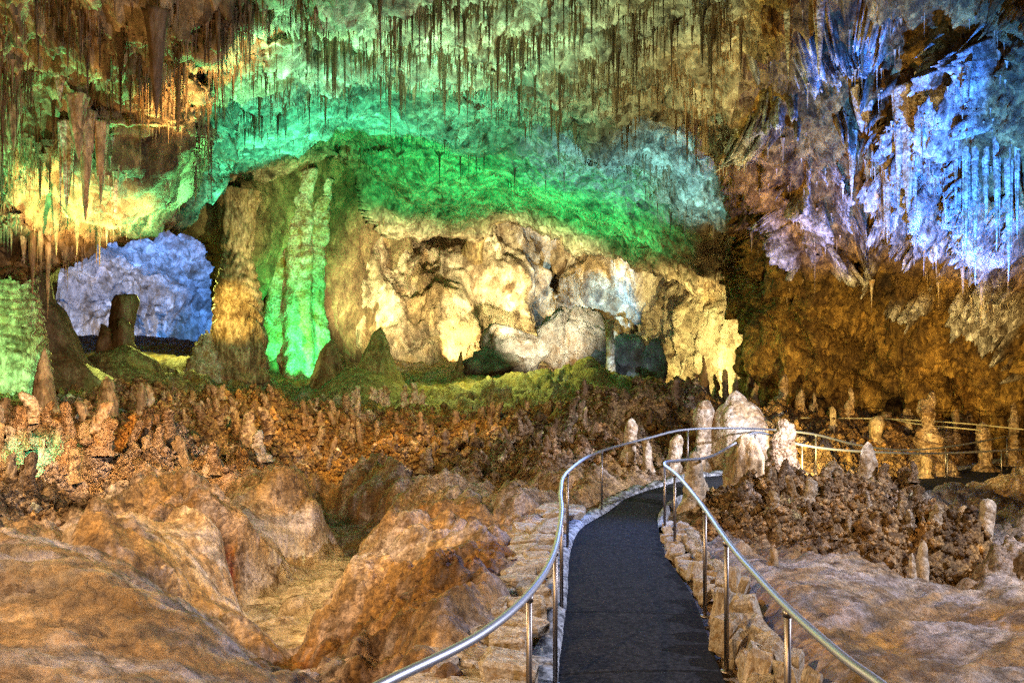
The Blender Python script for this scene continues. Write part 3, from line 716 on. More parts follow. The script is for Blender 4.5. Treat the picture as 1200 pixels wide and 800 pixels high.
SLAB = [stone_mesh('stone', 100 + k, M_stone) for k in range(9)]
rw = random.Random(3)
wl = bpy.data.objects.new('stone_edging', None); col.objects.link(wl); wl.location = (0, 5, 0)
tag(wl, 'low dry laid edging of pale flat stones left of the path', 'stone edging')
k = 0
for i in range(10, 62, 2):                              # flat slabs stacked outside the left kerb
    p = pl[i]; nxt = pl[min(i + 1, len(pl) - 1)]
    a = math.atan2(nxt[1] - p[1], nxt[0] - p[0])
    if p[1] > 13.6: break
    for row in range(3 if p[1] < 9 else 2):
        off = 0.34 + row * 0.30 + rw.uniform(-.06, .06)
        s = obj('stone', SLAB[k % 9], wl); k += 1
        s.location = (p[0] - math.sin(a) * off, p[1] + math.cos(a) * off + rw.uniform(-.08, .08) - 5, 0.16 - row * 0.05 + rw.uniform(-.05, .05) + (0.08 if p[1] < 8 else 0))
        s.rotation_euler = (rw.uniform(-.18, .18), rw.uniform(-.15, .15), a + rw.uniform(-.5, .5))
        s.scale = (rw.uniform(.13, .24), rw.uniform(.14, .22), rw.uniform(.06, .12))
wr2 = bpy.data.objects.new('stone_edging', None); col.objects.link(wr2); wr2.location = (2, 5, 0)
tag(wr2, 'edging of upright ochre stone slabs right of the path', 'stone edging')
for i in range(6, 44):
    p = pr[i]; nxt = pr[min(i + 1, len(pr) - 1)]; a = math.atan2(nxt[1] - p[1], nxt[0] - p[0])
    if p[1] > 12.4: break
    for row in range(2):
        off = 0.16 + row * 0.22 + rw.uniform(-.05, .05)
        up = p[1] < 8.6
        s = obj('stone', SLAB[k % 9], wr2); k += 1
        s.location = (p[0] + math.sin(a) * off - 2, p[1] - math.cos(a) * off - 5 + rw.uniform(-.1, .1), (0.10 + row * 0.12 if up else 0.03 + row * .05) + rw.uniform(-.04, .04))
        s.rotation_euler = (rw.uniform(-.4, .4), rw.uniform(-.45, .45), a + rw.uniform(-.8, .8))
        s.scale = (rw.uniform(.06, .17), rw.uniform(.04, .10), rw.uniform(.09, .24)) if up else (rw.uniform(.08, .16), rw.uniform(.06, .12), rw.uniform(.06, .12))
BOULD = [stone_mesh('boulder', 300 + k, M_pale) for k in range(6)]
for j in range(30):                                      # rubble on the near side of the far path
    t = 0.55 + 0.45 * j / 29; kk = int(72 + t * 40) if False else 0
    px = 1070 + 135 * (j / 29) + rw.uniform(-5, 5); i = int(np.argmin(np.abs(pr[:, 0] / pr[:, 1] * F + HX - px) + (pr[:, 1] < 16) * 1e4))
    p = pr[i]; o = obj('boulder', BOULD[j % 6]); sz = rw.uniform(.13, .27)
    x, y = p[0] + rw.uniform(.15, .6), p[1] - rw.uniform(.2, .75)
    o.location = (x, y, max(gheight(x, y), -0.75) + sz * 0.35); o.scale = (sz * rw.uniform(.9, 1.3), sz, sz * rw.uniform(.7, 1)); o.rotation_euler = (rw.uniform(-.4, .4), rw.uniform(-.4, .4), rw.uniform(0, 6))
    tag(o, 'pale loose boulder in the row lining the far stretch of path', 'boulder', 'boulders lining the far path')


# ------------------------------------------------------------------ speleothems
def formation(seed, prof, nseg=22, nring=26, lump=0.12, lump_sc=3.0, flute=0.0, ripple=0.0, nrip=14, bend=0.06, asp=1.0):
    """unit formation: height 1, profile = list of (height, radius); returns verts, faces"""
    hs = np.linspace(0, 1, nring); pr_ = np.array(prof)
    rs = np.interp(hs, pr_[:, 0], pr_[:, 1])
    r = np.random.default_rng(seed); ph = r.uniform(0, 6.28, 4)
    V = []
    for h, rad in zip(hs, rs):
        cx = bend * math.sin(h * 3 + ph[0]) - bend * math.sin(ph[0]); cy = bend * math.sin(h * 2.6 + ph[1]) - bend * math.sin(ph[1])
        for a in range(nseg):
            w = 2 * math.pi * a / nseg
            f = 1 + flute * (math.sin(w * 5 + ph[2]) * 0.5 + math.sin(w * 9 + ph[3] + h * 2) * 0.5)
            if ripple: ww = h * nrip + 0.5 * math.sin(w * 2 + ph[2] + h * 3) + 0.35 * math.sin(w * 5 + ph[3] + h * 7) + 0.8 * math.sin(h * 9 + ph[0]); f *= 1 + ripple * (0.6 + 0.8 * math.sin(w * 3 + h * 11) ** 2) * (abs(math.sin(math.pi * ww)) ** 0.7 - 0.5) + 0.03 * math.sin(w * 17 + ph[1]) * math.sin(h * 60)
            V.append((cx + rad * f * math.cos(w), cy + rad * f * math.sin(w), h))
    V = np.array(V)
    if lump:
        rr = max(rs.max(), 0.05)
        q_ = V * np.array([1, 1, asp]) / rr + seed * 3.7
        wv = (0.45 - worley(q_, lump_sc * 0.5, seed)) * 1.0 + (0.4 - worley(q_, lump_sc, seed + 1)) * 0.6
        ax_ = V * np.array([1, 1, 0]); ln = np.linalg.norm(ax_, axis=1, keepdims=True) + 1e-6
        dr = ax_ / ln + np.array([0, 0, 0.55 / asp]); V = V + dr * (wv * lump * rr)[:, None]
        V[:, 2] += wv * lump * rr * 0.6 * (V[:, 2] > 0.9) / asp
    n = nseg
    Fc = [(k * n + a, k * n + (a + 1) % n, (k + 1) * n + (a + 1) % n, (k + 1) * n + a) for k in range(nring - 1) for a in range(n)]
    Fc.append(tuple(range((nring - 1) * n, nring * n)))
    return V, Fc


CONE = [(0, .30), (.12, .24), (.4, .17), (.75, .09), (.93, .045), (1, .008)]
BLUNT = [(0, .34), (.1, .26), (.35, .20), (.7, .165), (.88, .12), (.96, .07), (1, .01)]
POST = [(0, .26), (.06, .2), (.5, .175), (.85, .16), (.95, .11), (1, .01)]
LUMPY = [(0, .45), (.1, .33), (.3, .22), (.45, .25), (.6, .17), (.75, .2), (.9, .15), (.97, .09), (1, .01)]
WIDE = [(0, .85), (.15, .62), (.4, .42), (.65, .27), (.85, .16), (.96, .08), (1, .01)]
MOUND = [(0, 1.3), (.2, 1.05), (.45, .8), (.7, .55), (.88, .32), (.97, .14), (1, .01)]
_cache = {}


def form_mesh(kind, seed, prof, mat, **kw):
    key = (kind, seed, mat.name)
    if key not in _cache:
        V, Fc = formation(seed, prof, **kw); _cache[key] = new_mesh(kind, V, Fc, mat)
    return _cache[key]


def stand(name, label, cat, px, ytop, ybase, D, wpx, prof, mat, seed, group=None, sink=0.25, **kw):
    """a formation whose foot is at (px, ybase, D); wpx = full width in photo pixels"""
    if name == S and prof[0][1] < .5: prof = [(0, prof[0][1] * 2.0), (.06, prof[0][1] * 1.35), (.14, prof[0][1] * 1.05)] + [p for p in prof if p[0] > .16]
    b = P(px, ybase, D); h = (ybase - ytop) / F * D
    r0 = np.interp(0.4, [p[0] for p in prof], [p[1] for p in prof]); rb = wpx / F * D / 2 / r0 * prof[0][1]
    g = min(gheight(b.x + rb * math.cos(w) * .9, b.y + rb * math.sin(w) * .9) for w in np.linspace(0, 6.28, 9)); base = max(min(b.z, g) - 0.08, b.z - 2.5); h = P(px, ytop, D).z - base
    r0 = np.interp(0.4, [p[0] for p in prof], [p[1] for p in prof])
    s = wpx / F * D / 2 / r0; kw['asp'] = h / s
    V, Fc = formation(seed, prof, **kw); o = obj(name, new_mesh(name, V * np.array([s, s, h]), Fc, mat)); o.location = (b.x, b.y, base)
    o.rotation_euler = (0, 0, (seed * 1.7) % 6.28)
    tag(o, label, cat, group); return o


S = 'stalagmite'
# left side
stand('flowstone_column', 'broad green lit flowstone column with stepped ripples at the left edge', 'column', 6, 265, 470, 24, 84, [(0, .36), (.3, .33), (.6, .27), (.85, .24), (1, .34)], M_tan, 11, lump=.05, ripple=.16, nrip=17, nring=120, nseg=64, bend=.02)
stand('flowstone_column', 'ochre banded column with stacked ripples beside the blue chamber', 'column', 281, 225, 425, 40.5, 52, [(0, .42), (.2, .38), (.45, .32), (.6, .25), (.68, .19), (.71, .22), (.8, .23), (.9, .26), (1, .34)], M_tan, 12, lump=.04, ripple=.2, nrip=13, nring=110, nseg=48, bend=.02)
stand('flowstone_fall', 'brilliant green lit flowstone fall with rippled drapes beside banded column', 'flowstone', 348, 205, 462, 47.4, 66, [(0, .70), (.1, .62), (.25, .5), (.4, .42), (.65, .40), (.85, .46), (1, .6)], M_pale, 113, lump=.22, lump_sc=1.6, flute=.2, ripple=.06, nrip=15, nring=110, nseg=84, bend=.05)
stand('flowstone_mound', 'dark sloping flowstone buttress behind the green column', 'flowstone', 40, 240, 450, 29, 85, [(0, .9), (.2, .5), (.5, .25), (.8, .2), (1, .3)], M_brown, 13, lump=.1, flute=.1, nring=40, nseg=36)
stand('flowstone_mound', 'cream scalloped flowstone lobe at the foot of banded column', 'flowstone', 243, 385, 425, 39.5, 40, MOUND, M_pale, 14, lump=.22, lump_sc=4, nseg=40, nring=40)
stand(S, 'squat dark stalagmite with a flat block top before the blue chamber', S, 138, 343, 420, 35, 30, [(0, .5), (.2, .4), (.35, .25), (.4, .2), (.9, .2), (.98, .15), (1, .01)], M_brown, 15, lump=.1, nseg=30, nring=50)
stand(S, 'dark knobbly stalagmite leaning against the flat topped one', S, 118, 375, 430, 34.6, 28, BLUNT, M_brown, 16, lump=.2)
stand(S, 'short dark stalagmite on right flank of the flat topped one', S, 155, 374, 432, 34.4, 26, BLUNT, M_brown, 17, lump=.2)
stand('flowstone_mound', 'wide olive flowstone mound carrying the dark stalagmites', 'flowstone', 140, 402, 475, 33, 110, MOUND, M_olive, 18, lump=.12, nseg=48, nring=40)
stand(S, 'tall pointed tan stalagmite beside the green column', S, 58, 407, 495, 21, 26, [(0, .3), (.3, .26), (.6, .2), (.85, .1), (1, .01)], M_tan, 19, lump=.08, nseg=28, nring=40)
stand(S, 'pointed orange tan stalagmite in the popcorn field', S, 115, 436, 505, 20.5, 36, CONE, M_tan, 20, lump=.12, nseg=28, nring=40)
stand(S, 'twin tipped slender stalagmite rising from the popcorn field', S, 168, 448, 500, 22, 14, POST, M_tan, 21, lump=.2)
stand(S, 'rounded tan stalagmite next to the slender twin tipped one', S, 178, 449, 500, 22.5, 14, POST, M_pale, 22, lump=.2)
stand(S, 'knobbly stalagmite glowing mint green in lamp light', S, 46, 515, 585, 15, 22, LUMPY, M_pale, 23, lump=.35, lump_sc=4, nseg=36, nring=50)
stand(S, 'small knob glowing green at the left edge', S, 0, 588, 620, 12, 16, BLUNT, M_pale, 24, lump=.3)
stand(S, 'rounded pale stalagmite, taller of the white pair', S, 155, 560, 612, 14, 20, POST, M_pale, 25, lump=.1, nseg=28, nring=32)
stand(S, 'rounded pale stalagmite, shorter of the white pair', S, 133, 566, 615, 13.8, 17, POST, M_pale, 26, lump=.1, nseg=28, nring=32)
stand(S, 'rounded tan knob at the rim of the foreground flowstone', S, 78, 615, 650, 9.6, 26, POST, M_tan, 27, lump=.12)
stand('popcorn_boss', 'dark spiny popcorn boss on the flowstone slope', 'popcorn boss', 188, 655, 698, 8.8, 40, MOUND, M_pop, 28, lump=.4, lump_sc=5, nseg=44, nring=36)
stand(S, 'grey stalagmite stub standing in the orange lit popcorn', S, 20, 488, 530, 18, 24, BLUNT, M_pale, 29, lump=.15)
stand(S, 'orange lit fluted stalagmite in front of the pointed tan ones', S, 108, 490, 545, 18.5, 26, LUMPY, M_tan, 30, lump=.25, nseg=30, nring=40)
# middle distance
stand(S, 'tall olive cone stalagmite on the far floor', S, 448, 382, 462, 40, 52, [(0, .6), (.15, .5), (.4, .36), (.7, .2), (.9, .1), (1, .01)], M_olive, 31, lump=.08, nseg=36, nring=40)
stand(S, 'smaller brown cone stalagmite left of the olive cone', S, 386, 395, 462, 41, 38, [(0, .6), (.15, .5), (.4, .36), (.7, .25), (.9, .14), (1, .01)], M_brown, 32, lump=.1, nseg=36, nring=40)
stand('flowstone_mound', 'olive flowstone skirt spreading below the cone stalagmites', 'flowstone', 430, 432, 478, 38.5, 120, MOUND, M_olive, 33, lump=.1, nseg=48, nring=40)
rs = random.Random(5)
for x, y in ((398, 462), (412, 458), (420, 455), (440, 452), (447, 458), (453, 450), (472, 450), (488, 447), (493, 455)):
    stand(S, 'pale knobbly stalagmite glowing green below the ' + ('brown cone' if x < 425 else 'olive cone' if x < 460 else 'right flank of the olive cone'), S, x, y, y + 22, 35, 12, LUMPY, M_pale, 34 + (x % 3), 'pale knobs below the ' + ('brown cone' if x < 425 else 'olive cone' if x < 460 else 'right flank'), lump=.35, lump_sc=4)
stand(S, 'thin dark spike stalagmite at the foot of the gold wall', S, 537, 410, 440, 46, 10, CONE, M_brown, 40, lump=.1)
stand('flowstone_column', 'slim cyan lit column among the dark boulders', 'column', 715, 375, 455, 44, 11, [(0, .5), (.1, .3), (.5, .2), (.9, .22), (1, .3)], M_pale, 41, lump=.1, nring=40)
stand('flowstone_mound', 'olive domed mound with a dark hollow before the boulders', 'flowstone', 690, 420, 470, 40, 70, MOUND, M_olive, 42, lump=.15, nseg=48, nring=40)
stand('flowstone_mound', 'long olive flowstone hump at the edge of the far floor', 'flowstone', 605, 450, 490, 37, 90, MOUND, M_olive, 43, lump=.15, nseg=48, nring=40)
for x, y, D, w, lab in ((735, 490, 18.5, 20, 'white rounded stalagmite beyond the left railing bend'), (760, 512, 18, 14, 'small white stub beside the railing bend'), (787, 508, 18.4, 22, 'pale knob pair standing where the path turns')):
    stand(S, lab, S, x, y, y + 36, D, w, POST, M_pale, 44 + x % 4, lump=.2, nseg=26, nring=30)
# right side
o = stand(S, 'huge white capped stalagmite with an ochre flank behind the railing', S, 868, 459, 560, 20, 72, [(0, .62), (.12, .5), (.35, .42), (.55, .37), (.72, .30), (.86, .21), (.95, .11), (1, .02)], M_pale, 50, lump=.42, lump_sc=1.4, flute=.08, nseg=64, nring=70)
stand(S, 'pale knob joined to the left of the huge white stalagmite', S, 832, 466, 560, 20.2, 34, BLUNT, M_pale, 51, lump=.25, nseg=36, nring=40)
stand(S, 'ochre streaked stalagmite with fluted drip front below the railing', S, 872, 508, 612, 15.6, 52, [(0, .5), (.2, .4), (.5, .33), (.75, .3), (.9, .2), (.97, .12), (1, .02)], M_tan, 52, lump=.14, flute=.1, nseg=56, nring=60)
stand(S, 'small half white half ochre stalagmite beside the inner railing', S, 820, 528, 590, 14.4, 28, BLUNT, M_pale, 53, lump=.12, nseg=36, nring=40)
stand(S, 'brown popcorn covered stalagmite right of the huge white one', S, 919, 488, 588, 17, 38, [(0, .36), (.2, .3), (.5, .27), (.8, .2), (.93, .13), (1, .02)], M_pop, 54, lump=.18, lump_sc=4, nseg=44, nring=50)
stand(S, 'smooth white tipped stalagmite on the popcorn mound', S, 1008, 517, 585, 15, 25, BLUNT, M_pale, 55, lump=.1, nseg=36, nring=40)
stand(S, 'tall lumpy grey stalagmite behind the far railing', S, 1090, 457, 545, 25, 28, LUMPY, M_pop, 56, lump=.25, lump_sc=4, nseg=44, nring=60)
stand(S, 'reddish post shaped stalagmite beside the far path', S, 1157, 494, 560, 25.6, 18, [(0, .34), (.08, .24), (.3, .2), (.5, .16), (.8, .17), (.95, .15), (1, .02)], M_pop, 57, lump=.2, nseg=32, nring=40)
stand(S, 'thin pale stalagmite at the foot of the right wall', S, 974, 473, 518, 27, 12, LUMPY, M_tan, 58, lump=.2)
stand(S, 'slender brown stalagmite at the foot of the right wall', S, 938, 455, 512, 28.5, 14, POST, M_pop, 59, lump=.2)
stand(S, 'squat stalagmite with a white knob near the guide cable', S, 1026, 484, 530, 26, 24, LUMPY, M_tan, 60, lump=.3)
stand(S, 'pale straight cut post like stalagmite on the bare slope', S, 1150, 583, 648, 12.6, 18, [(0, .22), (.3, .2), (.9, .19), (.97, .14), (1, .02)], M_pale, 61, lump=.06, nseg=30, nring=36)
stand(S, 'short ochre stalagmite left of the pale post', S, 1123, 590, 640, 12.8, 22, BLUNT, M_tan, 62, lump=.1)
stand(S, 'small white finger stalagmite in the lower popcorn', S, 1083, 633, 660, 10.6, 18, BLUNT, M_pale, 63, lump=.08, nseg=28, nring=30)
stand(S, 'small white stub left of the white finger', S, 1070, 648, 672, 10.4, 13, BLUNT, M_pale, 64, lump=.08)
stand(S, 'low white knob at the right edge of the slope', S, 1190, 664, 682, 9.8, 16, BLUNT, M_pale, 65, lump=.08)
stand(S, 'ochre stub on the bare flowstone beside the right railing', S, 902, 640, 672, 9.3, 16, BLUNT, M_tan, 66, lump=.15)
for k, (x, yt, w) in enumerate(((828, 416, 16), (806, 440, 12), (842, 438, 14), (853, 432, 10), (865, 436, 13), (878, 440, 12), (888, 446, 14), (818, 446, 12))):
    stand(S, 'brown spire in the fringe against the yellow wall', S, x, yt, 490, 30 + (k % 3), w, POST if k % 2 else CONE, M_brown, 70 + k % 4, 'brown spires against the yellow wall', lump=.25)
for k, (x, yt, w) in enumerate(((915, 440, 14), (955, 460, 12), (990, 470, 14), (1045, 480, 16), (1062, 476, 12), (1120, 478, 12), (1185, 470, 16), (1000, 455, 10))):
    lb = f"{'tall' if yt < 465 else 'short'} {'broad' if w > 13 else 'slim'} brown stalagmite against foot of right wall " + ('behind the guide cable' if x > 1000 else 'beyond the huge white stalagmite'); stand(S, lb, S, x, yt, 515, 29 - (x - 900) * .006, w, LUMPY, M_pop, 75 + k % 4, lb[:40], lump=.3)

# popcorn stalagmite field
rs = random.Random(21); placed = []
ZONES = [(-60, 340, 500, 600, 'left', 105), (340, 700, 485, 560, 'mid', 110), (880, 1130, 560, 650, 'right', 46), (620, 800, 480, 540, 'mid', 24), (180, 420, 470, 500, 'far', 26)]
LAB = {'left': ('knobbly popcorn stalagmite in the field below the green column', 'popcorn stalagmites of the left field'), 'mid': ('small knobbly stalagmite on the brown floor of the cave middle', 'popcorn stalagmites of the middle floor'),
       'right': ('spiny popcorn stub on the mound right of the path', 'popcorn stubs right of the path'), 'far': ('tiny brown stalagmite near the banded column', 'small stalagmites near the banded column')}
LMF = [(46, 550, 'near the mint green lit one'), (20, 520, 'near the grey stub in orange light'), (145, 590, 'near the white pair'), (115, 500, 'below the pointed orange tan one'), (175, 500, 'below the slender twin tipped one'), (240, 540, 'behind the left flowstone cascade'), (330, 520, 'left of the dark gully'), (280, 480, 'below the banded column'), (400, 500, 'below the smaller brown cone'),
       (450, 490, 'below the olive cone'), (450, 545, 'above the dark gully'), (540, 490, 'below the thin dark spike'), (540, 545, 'above the brown central mound'), (610, 500, 'below the long olive hump'), (640, 550, 'left of the railing bend'), (690, 495, 'below the domed olive mound'), (740, 520, 'by the white rounded stalagmite'), (790, 490, 'by the pale knob pair'),
       (920, 600, 'below the brown popcorn covered one'), (1008, 590, 'below the smooth white tipped one'), (1035, 625, 'on the popcorn mound top'), (1120, 620, 'by the pale straight post'), (1075, 650, 'by the white finger')]
for x0, x1, y0, y1, zn, n in ZONES:
    for j in range(n):
        px, py = rs.uniform(x0, x1), rs.uniform(y0, y1)
        best = None                                                     # first ground hit on that sight line
        for D in np.arange(8, 45, 0.4):
            w = P(px, py, D)
            if gheight(w.x, w.y) >= w.z: best = D; break
        if best is None or grough(P(px, py, best)) < .6: continue
        D = best; hpx = rs.uniform(12, 42) * (0.55 if zn in ('far', 'mid') else 1 if zn == 'left' else .75); wpx = hpx * rs.uniform(.28, .55)
        h = hpx / F * D
        kind = rs.choice([LUMPY, BLUNT, POST]); mat = rs.choice([M_pop, M_pop, M_pop, M_tan, M_pale] if zn != 'mid' else [M_pop, M_pop, M_brown, M_brown])
        ki = [LUMPY, BLUNT, POST, WIDE].index(kind)
        o = obj('stalagmite', form_mesh('popcorn%d' % ki, 80 + ki * 3 + j % 3, kind, mat, lump=.34, lump_sc=3.0, nseg=26, nring=24, bend=.12, asp=1.1))
        r0 = np.interp(0.4, [p[0] for p in kind], [p[1] for p in kind]); s = wpx / F * D / 2 / r0
        w = P(px, py, D); o.location = (w.x, w.y, gheight(w.x, w.y) - .06); o.scale = (s, s, h * 1.1); o.rotation_euler = (rs.uniform(-.1, .1), rs.uniform(-.1, .1), rs.uniform(0, 6))
        sz = 'tall' if hpx > 20 else 'low'; mw = {'popcorn_calcite': 'knobbly', 'tan_flowstone': 'tan', 'brown_flowstone': 'dark brown', 'pale_calcite': 'pale'}[mat.name]; fm = ('lumpy', 'blunt', 'post shaped')[ki]
        lab = f'{sz} {fm} {mw} stalagmite ' + min(LMF, key=lambda a_: (a_[0] - px) ** 2 + 4 * (a_[1] - py) ** 2)[2]
        tag(o, lab, S, lab.split(' stalagmite ')[1] + ', ' + sz + ' ' + fm + ' ' + mw)

# loose popcorn nodules too many to count
ICO = np.array([(1, 0, 0), (0, 1, 0), (-1, 0, 0), (0, -1, 0), (0, 0, 1), (0, 0, -1)], float)
ICF = np.array([(0, 1, 4), (1, 2, 4), (2, 3, 4), (3, 0, 4), (1, 0, 5), (2, 1, 5), (3, 2, 5), (0, 3, 5)])
Gr = gro.reshape(NR, NX)
m = 90000
ii = rng.integers(0, NR - 1, m * 6); jj = rng.integers(int(NX * .12), int(NX * .88), m * 6)
ok = (rng.random(m * 6) < sstep(.62, .95, Gr[ii, jj])) & (Ds[ii] > 7) & (Ds[ii] < 34)
pd, _, ptt = poly_dist(np.column_stack([gx[ii, jj], gy[ii, jj]]), pc[:, :2]); ok &= pd > 1.15
ii, jj = ii[ok][:m], jj[ok][:m]
ctr = np.column_stack([gx[ii, jj], gy[ii, jj], GZ[ii, jj]])
sz = (0.0019 * ctr[:, 1] + 0.006) * np.exp(rng.normal(0, .5, len(ctr)))
V = (ICO[None] * (1 + rng.uniform(-.25, .25, (len(ctr), 6, 1)))) * sz[:, None, None] * rng.uniform(.7, 1.4, (len(ctr), 1, 3)) + ctr[:, None, :] + np.array([0, 0, .3]) * sz[:, None, None]
Fc = ICF[None] + (np.arange(len(ctr)) * 6)[:, None, None]
pc0 = np.clip(gcol.reshape(NR, NX, 3)[ii, jj] * rng.uniform(.55, 1.6, (len(ctr), 1)) * np.array([1, .98, .96]), .02, .7)
pop = obj('cave_popcorn', new_mesh('cave_popcorn', V.reshape(-1, 3), Fc.reshape(-1, 3), M_ground, np.repeat(pc0, 6, 0)))
tag(pop, 'knobbly brown and grey cave popcorn nodules covering the floor', 'cave popcorn', kind='stuff')

# ------------------------------------------------------------------ boulders and arch at the far wall
def boulder(label, px, py, D, wx, hy, mat, seed, yaw=0.0):
    u = np.linspace(0, 2 * math.pi, 56, endpoint=False); v = np.linspace(-1.45, 1.5, 32)
    uu, vv = np.meshgrid(u, v); d = np.column_stack([(np.cos(vv) * np.cos(uu)).ravel(), (np.cos(vv) * np.sin(uu)).ravel(), np.sin(vv).ravel()])
    rg = np.random.default_rng(seed); pn = rg.normal(size=(8, 3)); pn /= np.linalg.norm(pn, axis=1)[:, None]; pd_ = rg.uniform(.6, 1.0, 8)
    r = np.min(np.where(d @ pn.T > 0.05, pd_[None] / np.maximum(d @ pn.T, .05), 9), axis=1); r = np.minimum(r, 1.25)
    r = r * (1 + 0.10 * fbm(d + seed, 1.6, 5, seed) + 0.24 * ridged(d + seed, 1.5, 5, seed + 2) - 0.06)
    V = d * r[:, None]
    fc = [(k * 56 + a, k * 56 + (a + 1) % 56, (k + 1) * 56 + (a + 1) % 56, (k + 1) * 56 + a) for k in range(31) for a in range(56)] + [tuple(range(31 * 56, 32 * 56))]
    sx = wx / 2 / F * D; o = obj('boulder', new_mesh('boulder', V * np.array([sx, sx * .9, hy / 2 / F * D]), fc, mat)); o.location = P(px, py, D)
    o.rotation_euler = (0, 0, yaw); tag(o, label, 'boulder'); return o


boulder('grey fissured breakdown boulder below the gold wall', 600, 408, 51, 78, 48, M_grey, 1)
boulder('low grey slab boulder before the gold wall', 580, 428, 48, 62, 34, M_grey, 2, .6)
boulder('tall dark blue boulder beside the white lit cleft', 655, 400, 50, 42, 76, M_grey, 4)
boulder('rounded dark boulder right of the cleft', 685, 402, 49, 48, 66, M_grey, 5, 1)
boulder('wide dark boulder behind the slim cyan column', 738, 420, 48, 46, 44, M_grey, 6)
boulder('grey boulder standing against the yellow curtain wall', 768, 440, 46, 28, 62, M_grey, 7, 2)
boulder('small dark boulder wedged left of the slim cyan column', 703, 430, 46.5, 34, 36, M_grey, 8, .4)
boulder('low dark boulder in front of the yellow curtain wall', 750, 452, 44.5, 38, 30, M_grey, 9, 1.3)
arch = [(552, 306, 56.5), (556, 280, 56), (566, 262, 55.5), (580, 252, 55), (598, 247, 55), (622, 252, 56), (640, 262, 57)]
V, Fc = tube(catmull([tuple(P(*a)) for a in arch], 8), 0.7, 12, taper=np.linspace(.75, .45, 49))
V = np.array(V); V += 0.25 * np.column_stack([fbm(V, .8, 3, 5), fbm(V, .8, 3, 6), fbm(V, .8, 3, 7)])
tag(obj('natural_arch', new_mesh('natural_arch', V, Fc, M_olive)), 'curved olive rock rib arching over the gold wall niche', 'rock arch')


# ------------------------------------------------------------------ stalactites
def stal_verts(seed, nseg, prof, wob=.12):
    r = np.random.default_rng(seed); V = []
    for h, rad in prof:
        cx, cy = (r.uniform(-wob, wob) * 0.12 * (h > 0) for _ in (0, 1))
        for a in range(nseg):
            w = 2 * math.pi * a / nseg + r.uniform(-.1, .1); f = 1 + r.uniform(-.22, .22)
            V.append((cx + rad * f * math.cos(w), cy + rad * f * math.sin(w), -h))
    n = nseg; m = len(prof)
    Fc = [(k * n + a, (k + 1) * n + a, (k + 1) * n + (a + 1) % n, k * n + (a + 1) % n) for k in range(m - 1) for a in range(n)]
    return np.array(V), Fc


ST_PROF = [[(-.15, 4.2), (0, 2.4), (.1, 1.3), (.3, .8), (.6, .5), (.85, .3), (1, .04)], [(-.15, 3.6), (0, 2.0), (.12, 1.1), (.4, .75), (.75, .55), (.95, .3), (1, .04)], [(-.15, 5.0), (0, 3.0), (.12, 1.0), (.5, .42), (.9, .25), (1, .04)]]
STM = {}
for k in range(6):
    V, Fc = stal_verts(k, 7, ST_PROF[k % 3])
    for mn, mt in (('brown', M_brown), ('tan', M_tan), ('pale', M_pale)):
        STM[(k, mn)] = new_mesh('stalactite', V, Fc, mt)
VG = VA2.reshape(NCy, NCx, 3)
wgt = np.zeros(len(q))
for ld, a_, w_ in ((LEDGE1, 1.0, 14), (LEDGE2, .5, 12), (LEDGE3, .9, 16)):
    d, s, t = poly_dist(q, ld); wgt += a_ * np.exp(-((d + 0) / w_) ** 2)
d, s, t = poly_dist(q, RIM); wgt += np.where(t < 21, 1.0, 0) * np.exp(-((d * (s < 0) + 1e3 * (s > 0)) / 9) ** 2)
wgt += 0.22 * (1 - wallmask) * sstep(-0.1, 0.35, fbm(VA, 0.22, 3, 150)) * (q[:, 1] < 150)
wgt += 0.22 * leftmask * (rimd < -4) + 0.28 * ((q[:, 1] < 60) & (q[:, 0] < 850)) + 0.10 * (1 - wallmask)
wgt += 0.05 * wallmask * (q[:, 1] < 330) + 0.14 * calc * (q[:, 1] < 330)
wgt *= (rimd < -3) & (q[:, 1] > -60) & (q[:, 0] > -60) & (q[:, 0] < 1260)
clump = sstep(0.02, 0.3, fbm(VA, 0.8, 3, 160)); wgt *= 0.06 + clump
wgt *= 1 - 0.55 * dome
nst = 9000
idx = rng.choice(len(q), nst, p=wgt / wgt.sum())
Dst = VA2[idx, 1]
lenpx = np.exp(rng.normal(math.log(14), .62, nst)); lenpx = np.clip(lenpx * .8, 5, 62)
near = (q[idx, 1] < 60) | (leftmask[idx] > .5)
lenpx *= (1 - 0.35 * dome[idx]) * np.where(near, 1.25, 1.0) * np.where(q[idx, 1] > 180, .65, 1.0)
L_ = lenpx / F * Dst; R_ = np.clip(L_ * rng.uniform(.013, .042, nst), .011, .08)
order = np.argsort(-lenpx * (1 + 5 * R_))
big = order[:270]; rest = order[270:]


